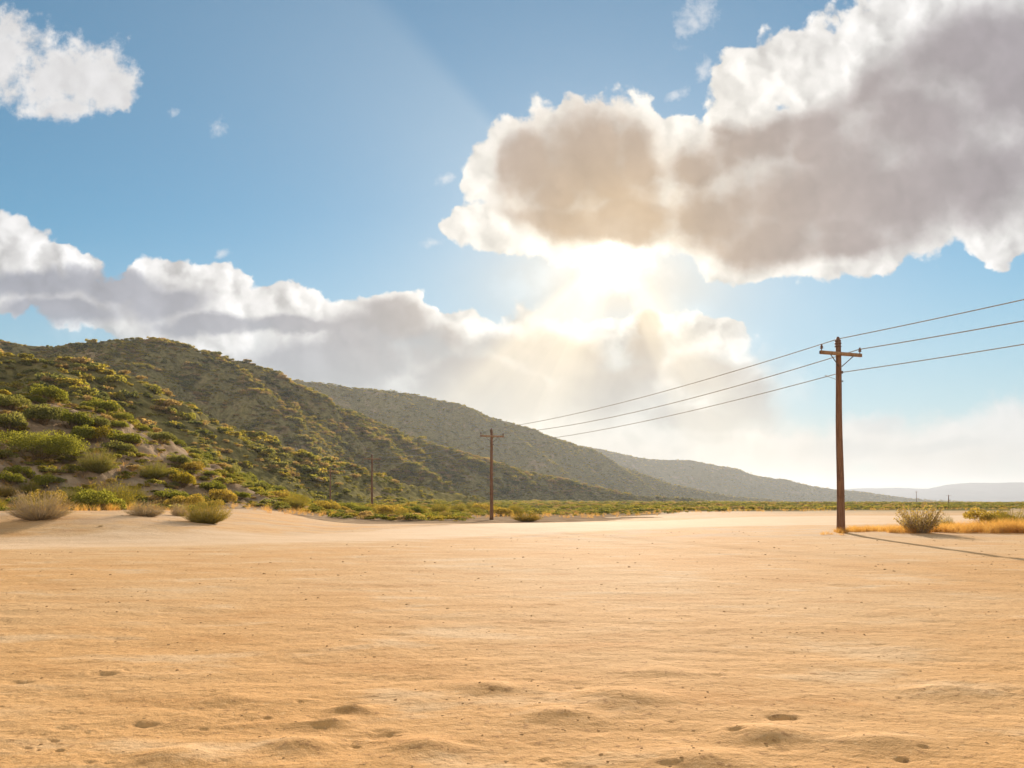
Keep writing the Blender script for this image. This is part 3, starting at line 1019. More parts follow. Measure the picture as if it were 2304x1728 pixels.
# ------------------------------------------------------------------ masses of far brush: one object each, points that carry a size, a turn and a kind
def scatter_stuff(name, pts, scl, rot, kind, meshes, mats, label, cat):
    me = bpy.data.meshes.new(name)
    me.vertices.add(len(pts))
    me.vertices.foreach_set("co", np.asarray(pts, dtype=np.float32).ravel())
    for nm, typ, fld, arr in (("scl", "FLOAT_VECTOR", "vector", scl), ("rot", "FLOAT", "value", rot), ("pick", "INT", "value", kind)):
        a = me.attributes.new(nm, typ, "POINT")
        a.data.foreach_set(fld, np.ascontiguousarray(arr, dtype=np.int32 if typ == "INT" else np.float32).ravel())
    o = link(name, me)
    tag(o, label, cat, kind="stuff")
    ng = bpy.data.node_groups.new(name, "GeometryNodeTree")
    ng.interface.new_socket("Geometry", in_out="INPUT", socket_type="NodeSocketGeometry")
    ng.interface.new_socket("Geometry", in_out="OUTPUT", socket_type="NodeSocketGeometry")
    T = ng.nodes
    gi, go = T.new("NodeGroupInput"), T.new("NodeGroupOutput")
    join = T.new("GeometryNodeJoinGeometry")
    for mesh, mat in zip(meshes, mats):
        src = bpy.data.objects.new("brush_source", mesh)
        if not mesh.materials:
            mesh.materials.append(mat)
        oi = T.new("GeometryNodeObjectInfo")
        oi.inputs["Object"].default_value = src
        oi.inputs["As Instance"].default_value = False
        g2 = T.new("GeometryNodeGeometryToInstance")
        ng.links.new(oi.outputs["Geometry"], g2.inputs[0])
        ng.links.new(g2.outputs[0], join.inputs[0])
    iop = T.new("GeometryNodeInstanceOnPoints")
    iop.inputs["Pick Instance"].default_value = True
    def attr(nm, typ):
        n = T.new("GeometryNodeInputNamedAttribute")
        n.data_type = typ
        n.inputs["Name"].default_value = nm
        return n.outputs["Attribute"]
    ng.links.new(gi.outputs[0], iop.inputs["Points"])
    ng.links.new(join.outputs[0], iop.inputs["Instance"])
    ng.links.new(attr("pick", "INT"), iop.inputs["Instance Index"])
    cx = T.new("ShaderNodeCombineXYZ")
    ng.links.new(attr("rot", "FLOAT"), cx.inputs[2])
    ng.links.new(cx.outputs[0], iop.inputs["Rotation"])
    ng.links.new(attr("scl", "FLOAT_VECTOR"), iop.inputs["Scale"])
    ng.links.new(iop.outputs[0], go.inputs[0])
    md = o.modifiers.new("scatter", "NODES")
    md.node_group = ng
    return o


def sample_fan(n, px0, px1, r0, r1, r, even=True):
    """places spread evenly over the ground inside a fan of view"""
    px = px0 + (px1 - px0) * r.random(n)
    Y = np.sqrt(r0 * r0 + (r1 * r1 - r0 * r0) * r.random(n)) if even else np.exp(np.log(r0) + (np.log(r1) - np.log(r0)) * r.random(n))
    return (px - CX) / FPX * Y, Y


# brush begins beyond this line on the flat (picture column -> distance)
def brush_line(x, y):
    px = CX + x / y * FPX
    return np.interp(px, [-300, 0, 60, 130, 180, 250, 330, 512, 600, 700, 757, 860, 1024, 1300], [42, 46, 50, 54, 62, 74, 84, 98, 106, 120, 130, 150, 165, 170])


def build_brush():
    r = np.random.default_rng(5)
    g1 = leaf_material("chaparral_green", (0.078, 0.092, 0.022), (0.255, 0.245, 0.055), 0.55, (0.30, 0.245, 0.075), 0.03)
    g2 = leaf_material("chaparral_grey", (0.090, 0.106, 0.042), (0.230, 0.235, 0.085), 0.5, (0.29, 0.24, 0.10), 0.03)
    g3 = leaf_material("chaparral_gold", (0.180, 0.170, 0.030), (0.360, 0.300, 0.060), 0.52, (0.40, 0.28, 0.085), 0.05)
    g4 = leaf_material("dry_tan_brush", (0.24, 0.17, 0.085), (0.42, 0.31, 0.16), 0.42, (0.44, 0.31, 0.13), 0.05)
    g5 = leaf_material("distant_olive", (0.13, 0.115, 0.028), (0.34, 0.28, 0.07), 0.5, (0.38, 0.27, 0.085), 0.02)
    near_m = [make_clump(100 + i, 900, 0.055) for i in range(5)]
    mid_m = [make_clump(110 + i, 360, 0.085) for i in range(5)]
    far_m = [make_clump(120 + i, 120, 0.15, 5) for i in range(4)]

    def kinds(n, p):
        return r.choice(len(p), n, p=p)

    def shape(n, lo, hi, flat=(0.75, 1.15)):
        s = lo + (hi - lo) * r.random(n) ** 1.8
        return np.stack([s * (0.85 + 0.4 * r.random(n)), s * (0.85 + 0.4 * r.random(n)), s * (flat[0] + (flat[1] - flat[0]) * r.random(n))], 1) * 0.5

    def on_hill(n, px0, px1, r0, r1, min_up, face=True, thin=None):
        x, y = sample_fan(n, px0, px1, r0, r1, r)
        z, b = land_height(x, y), base_height(x, y)
        e = 1.5
        zx, zy = (land_height(x + e, y) - z) / e, (land_height(x, y + e) - z) / e
        dist = np.hypot(x, y)
        vis = (-zx * -x / dist + -zy * -y / dist) + (EYE - z) / dist      # >0: faces the viewer
        ok = (z - b > min_up) & (vis > -0.12)
        if thin is not None:
            ok &= thin(x, y, z)
        return x[ok], y[ok], z[ok]

    # middle slopes and ridges, a few hundred metres off
    P, S, K = [], [], []
    bare = lambda x, y, z: (fbm(x / 14.0, y / 14.0, 3, 15) < 0.16) | (r.random(len(x)) < 0.25)
    x, y, z = on_hill(85000, -60, 720, 130, 1000, 1.2, thin=bare)
    n = len(x)
    P.append(np.stack([x, y, z - 0.1], 1))
    S.append(shape(n, 1.6, 5.2) * (np.clip(y / 420.0, 1.0, 1.7) * (0.62 + 0.55 * sstep(-0.12, 0.16, fbm(x / 16.0, y / 16.0, 3, 44))))[:, None])
    low = z - base_height(x, y) < 9.0 + 10.0 * fbm(x / 30.0, y / 30.0, 3, 52)
    K.append(np.where(low, kinds(n, [0.14, 0.06, 0.28, 0.24, 0.28]), kinds(n, [0.40, 0.18, 0.28, 0.06, 0.08])))  # lower slopes get more tan and gold kinds: sunlit apron put into the colour
    S[-1][low] *= 0.62
    P, S, K = np.concatenate(P), np.concatenate(S), np.concatenate(K)
    scatter_stuff("hillside_brush", P, S, r.random(len(P)) * 6.28, K, mid_m, [g1, g1, g2, g4, g3],
                  "dense olive brush covering the middle slopes and ridges", "brush")
    x, y, z = on_hill(42000, 150, 960, 960, 2050, 1.0)
    x2, y2, z2 = on_hill(18000, 480, 1000, 2200, 3900, 1.5)
    n1, n2 = len(x), len(x2)
    P = np.concatenate([np.stack([x, y, z - 0.2], 1), np.stack([x2, y2, z2 - 0.3], 1)])
    S = np.concatenate([shape(n1, 3.4, 7.5, (0.7, 1.0)), shape(n2, 6, 12, (0.6, 0.9))])
    scatter_stuff("distant_brush", P, S, r.random(n1 + n2) * 6.28, kinds(n1 + n2, [0.4, 0.3, 0.2, 0.1]), far_m, [g5, g5, g2, g3],
                  "brush on the farther hazy ridges", "brush")

    # brush on the flat at the foot of the hills, out to the horizon
    x, y = sample_fan(26000, -80, 1250, 60, 1500, r, even=False)
    bl = brush_line(x, y)
    up = land_height(x, y) - base_height(x, y)
    edge = y - bl * (1 + 0.10 * fbm(x / 9.0, y / 9.0, 3, 7))
    ok = (edge > 0) & (up < 1.4) & (road_edge(x, y) < -1.0) & (r.random(len(x)) < np.clip(edge / 26.0, 0.14, 1.0))
    x, y = x[ok], y[ok]
    z = land_height(x, y)
    n = len(x)
    S = shape(n, 0.7, 2.4, (0.5, 0.85)) * np.clip(y / 260.0, 1.0, 2.2)[:, None]
    K = np.where(y < 160 + 60 * fbm(x / 20, y / 20, 2, 4), kinds(n, [0.07, 0.12, 0.38, 0.13, 0.30]), kinds(n, [0.06, 0.20, 0.34, 0.08, 0.32]))
    scatter_stuff("lowland_brush", np.stack([x, y, z - 0.05], 1), S, r.random(n) * 6.28, K, [m.copy() for m in mid_m], [g1, g2, g4, g3, g4],
                  "low green and golden brush spread over the flat below the hills", "brush")

    # small growth, litter-like tufts between the shrubs of the near slope
    x, y = sample_fan(9000, -120, 470, 44, 190, r)
    up = land_height(x, y) - base_height(x, y)
    cov = fbm(x / 5.0, y / 5.0, 3, 66)
    ok = ((up > 0.15) | (y > brush_line(x, y))) & (cov > -0.20 + 0.13 * (y < 80)) & (road_edge(x, y) < -1)
    x, y = x[ok], y[ok]
    n = len(x)
    S = shape(n, 0.45, 2.1, (0.55, 0.95))
    scatter_stuff("slope_undergrowth", np.stack([x, y, land_height(x, y) - 0.05], 1), S, r.random(n) * 6.28, kinds(n, [0.2, 0.2, 0.15, 0.2, 0.25]),
                  near_m, [g1, g2, g1, g3, g4], "small dry and green growth between the shrubs on the near slope", "undergrowth")


# ------------------------------------------------------------------ dry grass and pebbles
def build_grass():
    r = np.random.default_rng(15)
    V, F, k = [], [], 0
    def tufts(x, y, h, blades):
        z = land_height(x, y)
        n = len(x) * blades
        i = np.repeat(np.arange(len(x)), blades)
        c = np.stack([x[i], y[i], z[i] - 0.01], 1) + np.concatenate([r.normal(size=(n, 2)) * 0.07, np.zeros((n, 1))], 1)
        az, le = r.random(n) * 6.28, 0.75 * r.random(n) ** 1.2
        L = h[i] * (0.55 + 0.6 * r.random(n))
        d = np.stack([np.sin(le) * np.cos(az), np.sin(le) * np.sin(az), np.cos(le)], 1)
        s = unit(np.cross(d, r.normal(size=(n, 3)))) * 0.0045
        a, b = c + d * (L * 0.55)[:, None], c + d * L[:, None] + np.stack([np.cos(az), np.sin(az), -0.3 + 0 * az], 1) * (L * 0.22)[:, None]
        v = np.stack([c - s, c + s, a - s * 0.8, a + s * 0.8, b - s * 0.3, b + s * 0.3], 1).reshape(-1, 3)
        o = np.arange(n)[:, None] * 6
        return v, np.concatenate([o + [0, 1, 3, 2], o + [2, 3, 5, 4]])
    # strip behind and right of the roadside pole
    n = 1500
    px = 795 + 280 * r.random(n)
    Y = np.where(px < 842, 38.4 + 0.7 * r.normal(size=n), 38.0 + 4.6 * r.random(n) ** 1.3 - 0.5 * r.random(n))
    Y = Y + 2.6 * fbm(px / 22.0, px * 0 + 3.0, 4, 23, 0.6)
    x = (px - CX) / FPX * Y
    keep = (fbm(x / 1.6, Y / 1.6, 4, 19, 0.65) > -0.06 + 0.20 * (px < 838)) & ((px > 810) | (r.random(n) < 0.25))
    x, Y, px = x[keep], Y[keep], px[keep]
    h = (0.20 + 0.26 * r.random(len(x))) * np.interp(px, [795, 830, 860, 950, 1000, 1080], [0.35, 0.7, 0.85, 1.25, 1.9, 2.1])
    parts = [tufts(x, Y, h, 26)]
    # scattered tufts along the edge of the brush
    x, y = sample_fan(8200, -60, 1060, 48, 230, r, even=False)
    edge = y - brush_line(x, y)
    ok = (edge > -12) & (edge < 34) & (fbm(x / 4.0, y / 4.0, 3, 29) > -0.05 + 0.0) & (road_edge(x, y) < -0.5)
    x, y = x[ok], y[ok]
    parts.append(tufts(x, y, 0.25 + 0.4 * r.random(len(x)), 22))
    for v, f in parts:
        V.append(v); F.append(f + k); k += len(v)
    m = leaf_material("dry_grass", (0.39, 0.21, 0.07), (0.53, 0.345, 0.14), 0.45, (0.56, 0.39, 0.20), 0.6)
    tag(link("dry_grass", mesh_from("dry_grass", np.concatenate(V), np.concatenate(F)), m),
        "orange dry grass along the edge of the sand", "grass", kind="stuff")

    # pebbles and clods on the sand
    base = np.array([(1, 0, 0), (-1, 0, 0), (0, 1, 0), (0, -1, 0), (0, 0, 1), (0, 0, -1)], float)
    n = 5200
    x, y = sample_fan(n, -60, 1084, 4.0, 45, r, even=False)
    pat = fbm(x / 1.1, y / 0.8, 3, 87)
    ok = (pat > 0.02) | (r.random(n) < 0.22)
    x, y = x[ok], y[ok]
    n = len(x)
    s = (0.003 + 0.013 * r.random(n) ** 4) * np.clip(y / 9.0, 0.8, 2.6)
    z = ground_height(x, y)
    sub = []
    th = np.linspace(0, 2 * math.pi, 7)[:-1]
    ring = np.concatenate([np.stack([np.cos(th) * q, np.sin(th) * q, np.full(6, hh)], 1) for q, hh in ((0.75, -0.5), (1.0, 0.05), (0.6, 0.55))] + [np.array([[0, 0, 0.7]])])
    fr = [(i, (i + 1) % 6, 6 + (i + 1) % 6, 6 + i) for i in range(6)] + [(6 + i, 6 + (i + 1) % 6, 12 + (i + 1) % 6, 12 + i) for i in range(6)] + [(12, 13, 14, 18), (14, 15, 16, 18), (16, 17, 12, 18)]
    jit = 1 + 0.35 * r.normal(size=(n, len(ring), 3)) * 0.6
    V = np.stack([x, y, z], 1)[:, None, :] + ring[None] * jit * (s[:, None] * np.stack([0.8 + 0.7 * r.random(n), 0.8 + 0.5 * r.random(n), 0.5 + 0.5 * r.random(n)], 1))[:, None, :]
    F = (np.array(fr)[None] + np.arange(n)[:, None, None] * len(ring)).reshape(-1, 4)
    m, N = material("clod")
    rp = N.node("ShaderNodeNewGeometry").outputs["Random Per Island"]
    d = N.node("ShaderNodeBsdfDiffuse")
    N.put(d.inputs[0], N.mix(rp, (0.30, 0.175, 0.085, 1), (0.56, 0.36, 0.19, 1)))
    o = N.node("ShaderNodeOutputMaterial")
    N.t.links.new(d.outputs[0], o.inputs[0])
    tag(link("pebbles", mesh_from("pebbles", V.reshape(-1, 3), F), m), "small pebbles and sand clods strewn on the ground", "pebbles", kind="stuff")


# ------------------------------------------------------------------ shrubs one can tell apart
def build_shrubs():
    stem_d = leaf_material("woody_stem", (0.13, 0.085, 0.045), (0.26, 0.19, 0.12), 0.05, None, 2.0)
    stem_g = leaf_material("grey_twig", (0.30, 0.23, 0.16), (0.52, 0.42, 0.30), 0.10, None, 2.0)
    stem_y = leaf_material("green_twig", (0.13, 0.12, 0.03), (0.27, 0.23, 0.07), 0.2, None, 2.0)
    fol = {
        "yellow": leaf_material("yellow_green_leaf", (0.17, 0.145, 0.020), (0.36, 0.285, 0.045), 0.42, None, 2.5),
        "green": leaf_material("green_leaf", (0.095, 0.110, 0.022), (0.245, 0.240, 0.050), 0.42, None, 2.5),
        "grey": leaf_material("grey_green_leaf", (0.12, 0.125, 0.045), (0.27, 0.26, 0.095), 0.46, None, 2.5),
        "khaki": leaf_material("khaki_leaf", (0.27, 0.20, 0.09), (0.43, 0.33, 0.155), 0.5, None, 2.5),
        "tan": leaf_material("tan_leaf", (0.30, 0.215, 0.09), (0.46, 0.33, 0.14), 0.45, None, 2.5),
        "orange": leaf_material("orange_leaf", (0.33, 0.19, 0.035), (0.46, 0.28, 0.06), 0.45, None, 2.5),
        "olive": leaf_material("olive_leaf", (0.21, 0.16, 0.038), (0.40, 0.29, 0.075), 0.42, None, 2.5),
    }
    protos = {}
    def proto(kind, colour, seed):
        key = (kind, colour, seed)
        if key not in protos:
            if kind == "broom":
                s, f = make_broom(seed)
                sm = stem_y
            elif kind == "dry":
                s, f = make_dry(seed)
                sm = stem_g
            elif kind == "vase":
                s, f = make_vase(seed)
                sm = stem_g
            elif kind == "thicket":
                s, f = make_thicket(seed)
                sm = stem_d
            else:
                s, f = make_dome(seed)
                sm = stem_d
            s.materials.append(sm)
            f.materials.append(fol[colour])
            protos[key] = (s, f)
        return protos[key]

    def shrub(x, y, z, w, h, kind, colour, seed, label, cat="shrub", group="shrubs along the sand and the near slope", name="shrub", rot=None):
        s, f = proto(kind, colour, seed)
        e = bpy.data.objects.new(name, None)
        e.empty_display_size = 0.3
        COL.objects.link(e)
        e.location = (x, y, z)
        width = {"broom": 2.15, "dry": 2.15, "vase": 1.75, "dome": 1.75, "thicket": 1.8}[kind]
        high = {"broom": 1.1, "dry": 0.98, "vase": 1.1, "dome": 0.86, "thicket": 0.86}[kind]
        e.scale = (w / width, w / width, h / high)
        e.rotation_euler = (0, 0, random.random() * 6.28 if rot is None else rot)
        link("stem", s, None, e)
        link("foliage", f, None, e)
        tag(e, label, cat, group)
        return e

    # picture column of the middle, row of the foot, width and height in px, kind, colour, label
    NAMED = [
        (40, 519, 70, 28, "dry", "tan", "dry grey tan bush of bare twigs at the left edge of the sand"),
        (109, 510, 58, 30, "broom", "yellow", "broad yellow green broom bush on top of the sand mound"),
        (70, 503, 34, 17, "broom", "green", "darker green bush tucked behind the left side of the yellow green broom bush"),
        (146, 516, 44, 15, "dry", "tan", "low straw coloured tuft between the yellow green broom and the olive bush"),
        (206, 523, 54, 26, "broom", "olive", "olive yellow bush at the right end of the sand mound"),
        (180, 516, 22, 14, "dry", "orange", "small pale tuft against the left side of the olive yellow bush"),
        (171, 502, 32, 13, "dome", "green", "dark green low shrub behind the straw coloured tuft"),
        (45, 488, 19, 15, "dome", "green", "small round dark green shrub behind the dry grey tan bush"),
        (9, 485, 24, 14, "dome", "green", "green shrub cut by the left frame edge on the lower slope"),
        (30, 494, 24, 13, "broom", "yellow", "bright green low bush just left of the small round dark green shrub"),
        (6, 496, 28, 12, "broom", "orange", "orange yellow bush at the frame edge below the green shrub"),
        (98, 472, 42, 25, "broom", "grey", "big round grey green ball shrub alone on the bare slope"),
        (153, 478, 36, 18, "broom", "green", "fresh green shrub right of the grey green ball shrub"),
        (182, 487, 22, 17, "dome", "yellow", "yellow green shrub stepping down beside the fresh green shrub"),
        (38, 459, 78, 31, "thicket", "green", "very wide dark green thicket high on the near slope"),
        (10, 431, 30, 19, "dome", "grey", "grey green dome above the wide dark thicket at the frame edge"),
        (44, 424, 34, 21, "dome", "grey", "grey green shrub on the near crest above the wide dark thicket"),
        (70, 428, 30, 19, "dome", "green", "green shrub on the near crest right of the grey green one"),
        (84, 442, 22, 18, "dome", "green", "dark green shrub just past the right end of the wide thicket"),
        (99, 442, 24, 17, "dome", "yellow", "yellow tipped shrub on the crest above the ball shrub"),
        (122, 446, 34, 15, "dome", "green", "green shrub on the crest up and right of the ball shrub"),
        (118, 453, 30, 12, "dome", "grey", "flat grey green shrub between the crest and the ball shrub"),
        (178, 466, 20, 13, "dome", "grey", "small grey green shrub on the crest above the yellow green shrub"),
        (191, 473, 24, 12, "dome", "olive", "olive shrub on the crest right of the small grey green one"),
        (212, 493, 27, 12, "dome", "green", "dark shadowy shrub above the olive yellow bush"),
        (920, 533, 53, 31, "vase", "khaki", "open fan shaped grey green bush right of the roadside pole"),
        (946, 529, 18, 14, "broom", "olive", "small olive bush against the right side of the fan shaped bush"),
        (985, 526, 40, 18, "dome", "olive", "upright green bush rising from the orange grass near the right frame edge"),
        (1012, 527, 50, 19, "broom", "yellow", "yellow green bush in orange grass cut by the right frame edge"),
        (101, 527, 6, 3, "dry", "tan", "tiny dry weed alone on the smooth sand mound"),
        (527, 521, 38, 10, "broom", "orange", "golden tuft on the flat right of the second roadside pole"),
        (446, 518, 17, 8, "broom", "olive", "small olive tuft on the flat left of the second roadside pole"),
    ]
    for px, py, w, h, kind, colour, label in NAMED:
        x, y, z = at_ground(px, py, land_height)
        k = y / FPX
        shrub(x, y, z - 0.04, w * k, h * k * 1.05, kind, colour, {"broom": 1, "dry": 2, "vase": 3, "dome": 4, "thicket": 9}[kind], label)

    # the many others of the near slope and the foot of the hills
    r = np.random.default_rng(77)
    GROUPS = {
        "dome_green": ("rounded dark green shrub among its like on the near slope", "rounded green shrubs on the near slope"),
        "dome_grey": ("rounded grey green shrub among its like on the near slope", "rounded grey green shrubs on the near slope"),
        "dome_olive": ("rounded olive shrub among its like along the foot of the hills", "rounded olive shrubs along the foot of the hills"),
        "broom_yellow": ("yellow green broom among its like along the foot of the hills", "yellow green brooms along the foot of the hills"),
    }
    taken = [at_ground(n[0], n[1], land_height)[:2] + (n[2] * 0.5,) for n in NAMED]
    taken = [(a, b, c * b / FPX) for a, b, c in taken]
    placed = 0
    tries = 0
    while placed < 270 and tries < 9000:
        tries += 1
        x, y = sample_fan(1, -40, 520, 46, 165, r, even=False)
        x, y = float(x[0]), float(y[0])
        ax, ay = np.array([x]), np.array([y])
        z, b = float(land_height(ax, ay)[0]), float(base_height(ax, ay)[0])
        up = z - b
        bl = float(brush_line(ax, ay)[0])
        if up < 0.4 and y < bl:
            continue
        if road_edge(ax, ay)[0] > -1:
            continue
        cover = float(fbm(ax / 11.0, ay / 11.0, 3, 88)[0])
        px = CX + x / y * FPX
        py = HY - (z - EYE) / y * FPX
        if 55 < px < 190 and 447 < py < 500 and cover > -0.12:      # the bare scree round the ball shrub
            continue
        w = 1.3 + 2.2 * r.random() ** 1.5
        if any((x - a) ** 2 + (y - b_) ** 2 < ((w * 0.5 + c) * 0.8) ** 2 for a, b_, c in taken):
            continue
        taken.append((x, y, w * 0.5))
        foot = up < 2.0
        key = r.choice(["dome_green", "dome_grey", "dome_olive", "broom_yellow"], p=[0.12, 0.08, 0.38, 0.42] if foot else [0.62, 0.38, 0, 0])
        lab, grp = GROUPS[key]
        kind, colour = key.split("_")
        shrub(x, y, z - 0.06, w, w * (0.42 + 0.2 * r.random()), kind, colour, 4 + int(r.integers(0, 3)) if kind == "dome" else 1, lab, group=grp, rot=float(r.random() * 6.28))
        placed += 1
# ------------------------------------------------------------------ power line
def wood_material(name, a, b, c):
    m, N = material(name)
    P = N.node("ShaderNodeTexCoord").outputs["Object"]
    st = N.noise(N.v("MULTIPLY", P, (1, 1, 0.06)), 22.0, 5.0, 0.65)
    bl = N.noise(P, 1.3, 4.0, 0.6)
    col = N.mix(N.ramp(st, 0.35, 0.65), a + (1,), b + (1,))
    col = N.mix(N.ramp(bl, 0.5, 0.7, 0.0, 0.6), col, c + (1,))
    bs = N.node("ShaderNodeBsdfPrincipled")
    N.put(bs.inputs["Base Color"], col)
    bs.inputs["Roughness"].default_value = 0.8
    bs.inputs["Specular IOR Level"].default_value = 0.25
    bp = N.node("ShaderNodeBump")
    bp.inputs["Strength"].default_value = 0.6
    bp.inputs["Distance"].default_value = 0.01
    N.put(bp.inputs["Height"], st)
    N.t.links.new(bp.outputs[0], bs.inputs["Normal"])
    o = N.node("ShaderNodeOutputMaterial")
    N.t.links.new(bs.outputs[0], o.inputs[0])
    return m


def plain_material(name, c, rough=0.5, metal=0.0):
    m, N = material(name)
    P = N.node("ShaderNodeTexCoord").outputs["Object"]
    n = N.noise(P, 9.0, 4.0, 0.6)
    bs = N.node("ShaderNodeBsdfPrincipled")
    N.put(bs.inputs["Base Color"], N.mix(N.ramp(n, 0.4, 0.7, 0.0, 0.5), c + (1,), tuple(q * 0.6 for q in c) + (1,)))
    bs.inputs["Roughness"].default_value = rough
    bs.inputs["Metallic"].default_value = metal
    o = N.node("ShaderNodeOutputMaterial")
    N.t.links.new(bs.outputs[0], o.inputs[0])
    return m


ARM = np.array([0.92, 0.39, 0.0])           # along the crossarm
ALONG = np.array([-0.39, 0.92, 0.0])        # along the line, away from the viewer
H_TOP, H_ARM, H_LOW = 9.78, 8.96, 8.08


def build_power_line():
    wood = wood_material("pole_wood", (0.125, 0.062, 0.036), (0.24, 0.125, 0.070), (0.10, 0.05, 0.032))
    armw = wood_material("crossarm_wood", (0.22, 0.125, 0.065), (0.37, 0.225, 0.12), (0.17, 0.095, 0.055))
    steel = plain_material("dull_steel", (0.16, 0.13, 0.11), 0.5, 0.7)
    brown = plain_material("brown_porcelain", (0.15, 0.075, 0.045), 0.7)
    cable = plain_material("weathered_cable", (0.40, 0.37, 0.33), 0.85, 0.0)
    cable_l = cable

    root = bpy.data.objects.new("utility_pole", None)
    COL.objects.link(root)
    b = MB()
    hs = np.linspace(-0.3, 9.62, 14)
    rad = np.interp(hs, [-0.3, 0, 1.0, 9.62], [0.225, 0.215, 0.19, 0.125])
    wob = np.stack([0.012 * np.sin(hs * 0.9), 0.01 * np.cos(hs * 1.1), hs], 1)
    b.tube(wob, rad, 18)
    link("pole_shaft", b.mesh("pole_shaft", True), wood, root)
    b = MB()
    c = np.array([0, 0, H_ARM]) - ALONG * 0.185
    b.box(c, ARM * 1.38, ALONG * 0.055, np.array([0, 0, 0.085]))
    arm = link("crossarm", b.mesh("crossarm"), armw, root)
    b = MB()
    for s in (-1, 1):
        b = MB()
        p0 = c + ARM * s * 0.78 - np.array([0, 0, 0.07]) - ALONG * 0.07
        p1 = np.array([0, 0, H_ARM - 0.62]) + ARM * s * 0.10 - ALONG * 0.13
        b.tube([p0, p1], 0.026, 6)
        link("brace", b.mesh("brace"), steel, root)
        ins = MB()
        q = c + ARM * s * 1.27 + np.array([0, 0, 0.085])
        ins.lathe(q, [(0.0, -0.02), (0.022, -0.02), (0.022, 0.09), (0.03, 0.095), (0.075, 0.10), (0.085, 0.115), (0.06, 0.145), (0.045, 0.15), (0.045, 0.165), (0.072, 0.17), (0.078, 0.19), (0.05, 0.225),
                      (0.036, 0.235), (0.036, 0.255), (0.05, 0.265), (0.045, 0.295), (0.02, 0.31), (0.0, 0.312)], 14)
        link("insulator", ins.mesh("insulator", True), brown, root)
    # cap insulator on the top
    ins = MB()
    ins.lathe((0, 0, 9.36), [(0.132, -0.02), (0.165, -0.015), (0.168, 0.02), (0.130, 0.045), (0.128, 0.12), (0.165, 0.13), (0.17, 0.165), (0.135, 0.20), (0.128, 0.25), (0.150, 0.27), (0.15, 0.30), (0.11, 0.335), (0.085, 0.40), (0.07, 0.46), (0.045, 0.49), (0, 0.5)], 18)
    link("cap_insulator", ins.mesh("cap_insulator", True), brown, root)
    # lower bracket with a looped lead, and a step bolt
    b = MB()
    b.tube([np.array([0, 0, H_LOW]) + ARM * 0.10, np.array([0, 0, H_LOW]) + ARM * 0.24], 0.035, 10)
    b.lathe(np.array([0, 0, H_LOW - 0.06]) + ARM * 0.24, [(0, -0.01), (0.05, -0.01), (0.055, 0.03), (0.035, 0.055), (0.055, 0.08), (0.05, 0.12), (0, 0.125)], 12)
    link("wire_bracket", b.mesh("wire_bracket", True), steel, root)
    b = MB()
    lead = [np.array([0, 0, H_LOW - 0.40]) + ARM * -0.14, np.array([0, 0, H_LOW - 0.36]) - ARM * 0.22 + ALONG * 0.02, np.array([0, 0, H_LOW - 0.24]) - ARM * 0.32 + ALONG * 0.25,
            np.array([0, 0, H_LOW - 0.10]) - ARM * 0.30 + ALONG * 0.6, np.array([0, 0, H_LOW - 0.02]) + ARM * 0.18 + ALONG * 0.9]
    b.tube(lead, 0.012, 6)
    link("lead_wire", b.mesh("lead_wire", True), cable, root)
    b = MB()
    b.tube([np.array([0, 0, H_LOW - 0.45]) + ARM * 0.10, np.array([0, 0, H_LOW - 0.45]) + ARM * 0.26], 0.02, 8)
    b.tube([np.array([0, 0, H_LOW - 0.45]) + ARM * 0.255, np.array([0, 0, H_LOW - 0.45]) + ARM * 0.285], 0.038, 8)
    link("step_bolt", b.mesh("step_bolt"), steel, root)

    def z_at(x, y):
        return float(land_height(np.array([x]), np.array([y]))[0])
    # column of the foot and of the top row, distance
    spots = [
        (841.0, 38.6, "tall brown wooden pole nearest the viewer, throwing a long shadow to the right"),
        (491.5, 81.5, "second brown wooden pole along the line, standing on open sand at mid picture"),
        (372.0, 123.0, "third wooden pole along the line, before the brushy foot of the hill"),
        (330.3, 176.0, "thin fourth pole along the line, rising out of the brush"),
        (310.0, 262.0, "faintest and farthest pole of the line, deep in the brush"),
    ]
    tops = [336.6, 428.0, 453.8, 466.8, 473.5]
    feet = []
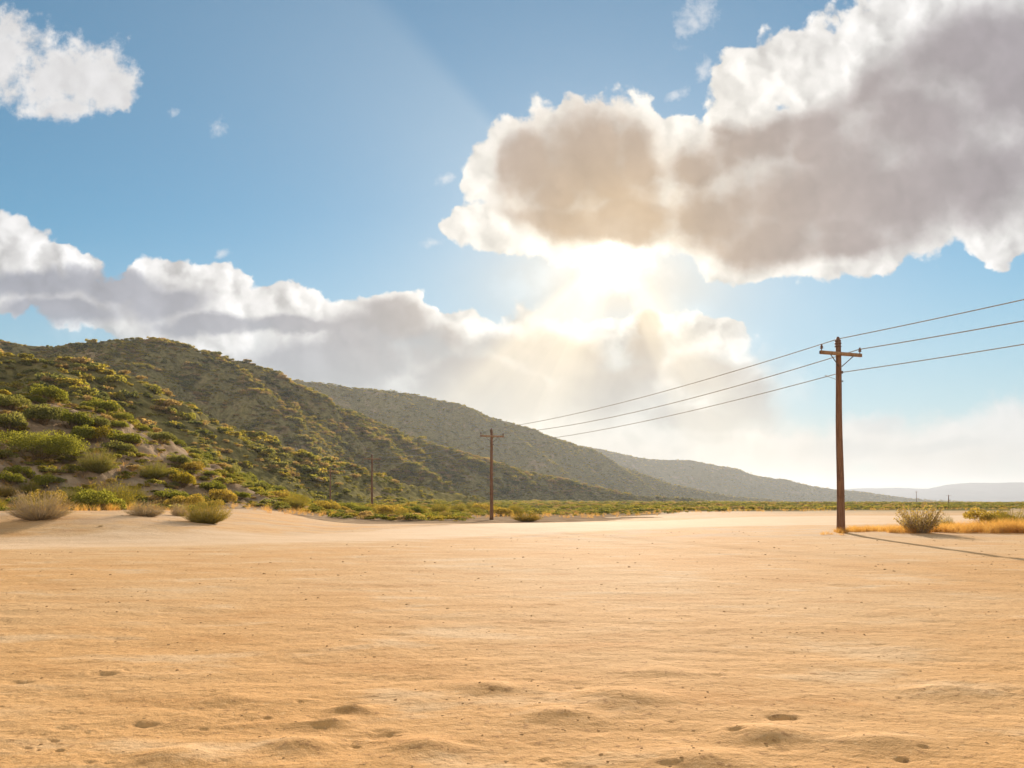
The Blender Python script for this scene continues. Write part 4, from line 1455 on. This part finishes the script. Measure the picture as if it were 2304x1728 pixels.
    for i, (px, Y, label) in enumerate(spots):
        o = root if i == 0 else copy_thing(root)
        x = (px - CX) / FPX * Y
        z = z_at(x, Y)
        top = (HY - tops[i]) / FPX * Y + EYE
        s = (top - z) / 9.86
        o.location = (x, Y, z)
        o.scale = (1, 1, s)
        lean = -0.016 if i == 0 else 0.0
        o.rotation_euler = (0, lean, 0)
        tag(o, label, "utility pole", "poles of the power line along the hills")
        feet.append((x, Y, z, s, math.tan(lean)))
    # two more poles of another line, far across the flat
    for px, Y, top, label in ((948.7, 330.0, 494.8, "far tiny pole with a crossarm on the flat right of the fan shaped bush's top"), (916.5, 560.0, 490.9, "farther tiny pole against the blue mountain, above the fan shaped bush")):
        o = copy_thing(root)
        x = (px - CX) / FPX * Y
        z = z_at(x, Y)
        s = ((HY - top) / FPX * Y + EYE - z) / 9.86
        o.location, o.scale = (x, Y, z), (1.1, 1.1, s)
        tag(o, label, "utility pole", "tiny poles far across the flat")

    # conductors: one continuous wire each, from beyond the right of the picture to the farthest pole
    x1, y1, z1, s1, _ = feet[0]
    line = [(x1 + 19.5, y1 - 43.0, z1, 1.075, 0.0)] + feet
    last = feet[-1]
    line.append((last[0] - 22, last[1] + 60, last[2] + 1.0, 0.9, 0.0))
    c = -ALONG * 0.185
    for off, h, r, label, sag in ((np.zeros(3), 9.74, 0.022, "topmost wire of the line, carried over the pole tops", 0.6),
                                  (c + ARM * 1.27 + ALONG * 0.05, H_ARM + 0.085 + 0.245, 0.024, "middle wire of the line, carried on the right ends of the crossarms", 0.8),
                                  (ARM * 0.26, H_LOW, 0.021, "lowest wire of the line, carried on brackets below the crossarms", 0.65)):
        pts = []
        for (xa, ya, za, sa, la), (xb, yb, zb, sb, lb) in zip(line[:-1], line[1:]):
            A, B = np.array([xa + la * h, ya, za + h * sa]) + off, np.array([xb + lb * h, yb, zb + h * sb]) + off
            L = np.linalg.norm(B - A)
            sg = sag * (L / 46.0) ** 2 * 0.9
            for t in np.linspace(0, 1, 41)[:-1]:
                pts.append(A + (B - A) * t - np.array([0, 0, 4 * sg * t * (1 - t)]))
        pts.append(B)
        b = MB()
        b.tube(pts, r, 6)
        tag(link("power_wire", b.mesh("power_wire", True), cable), label, "wire", "wires of the power line")
build_sky()
build_camera_sun()
build_land()
build_brush()
build_grass()
build_shrubs()
build_power_line()
build_haze()
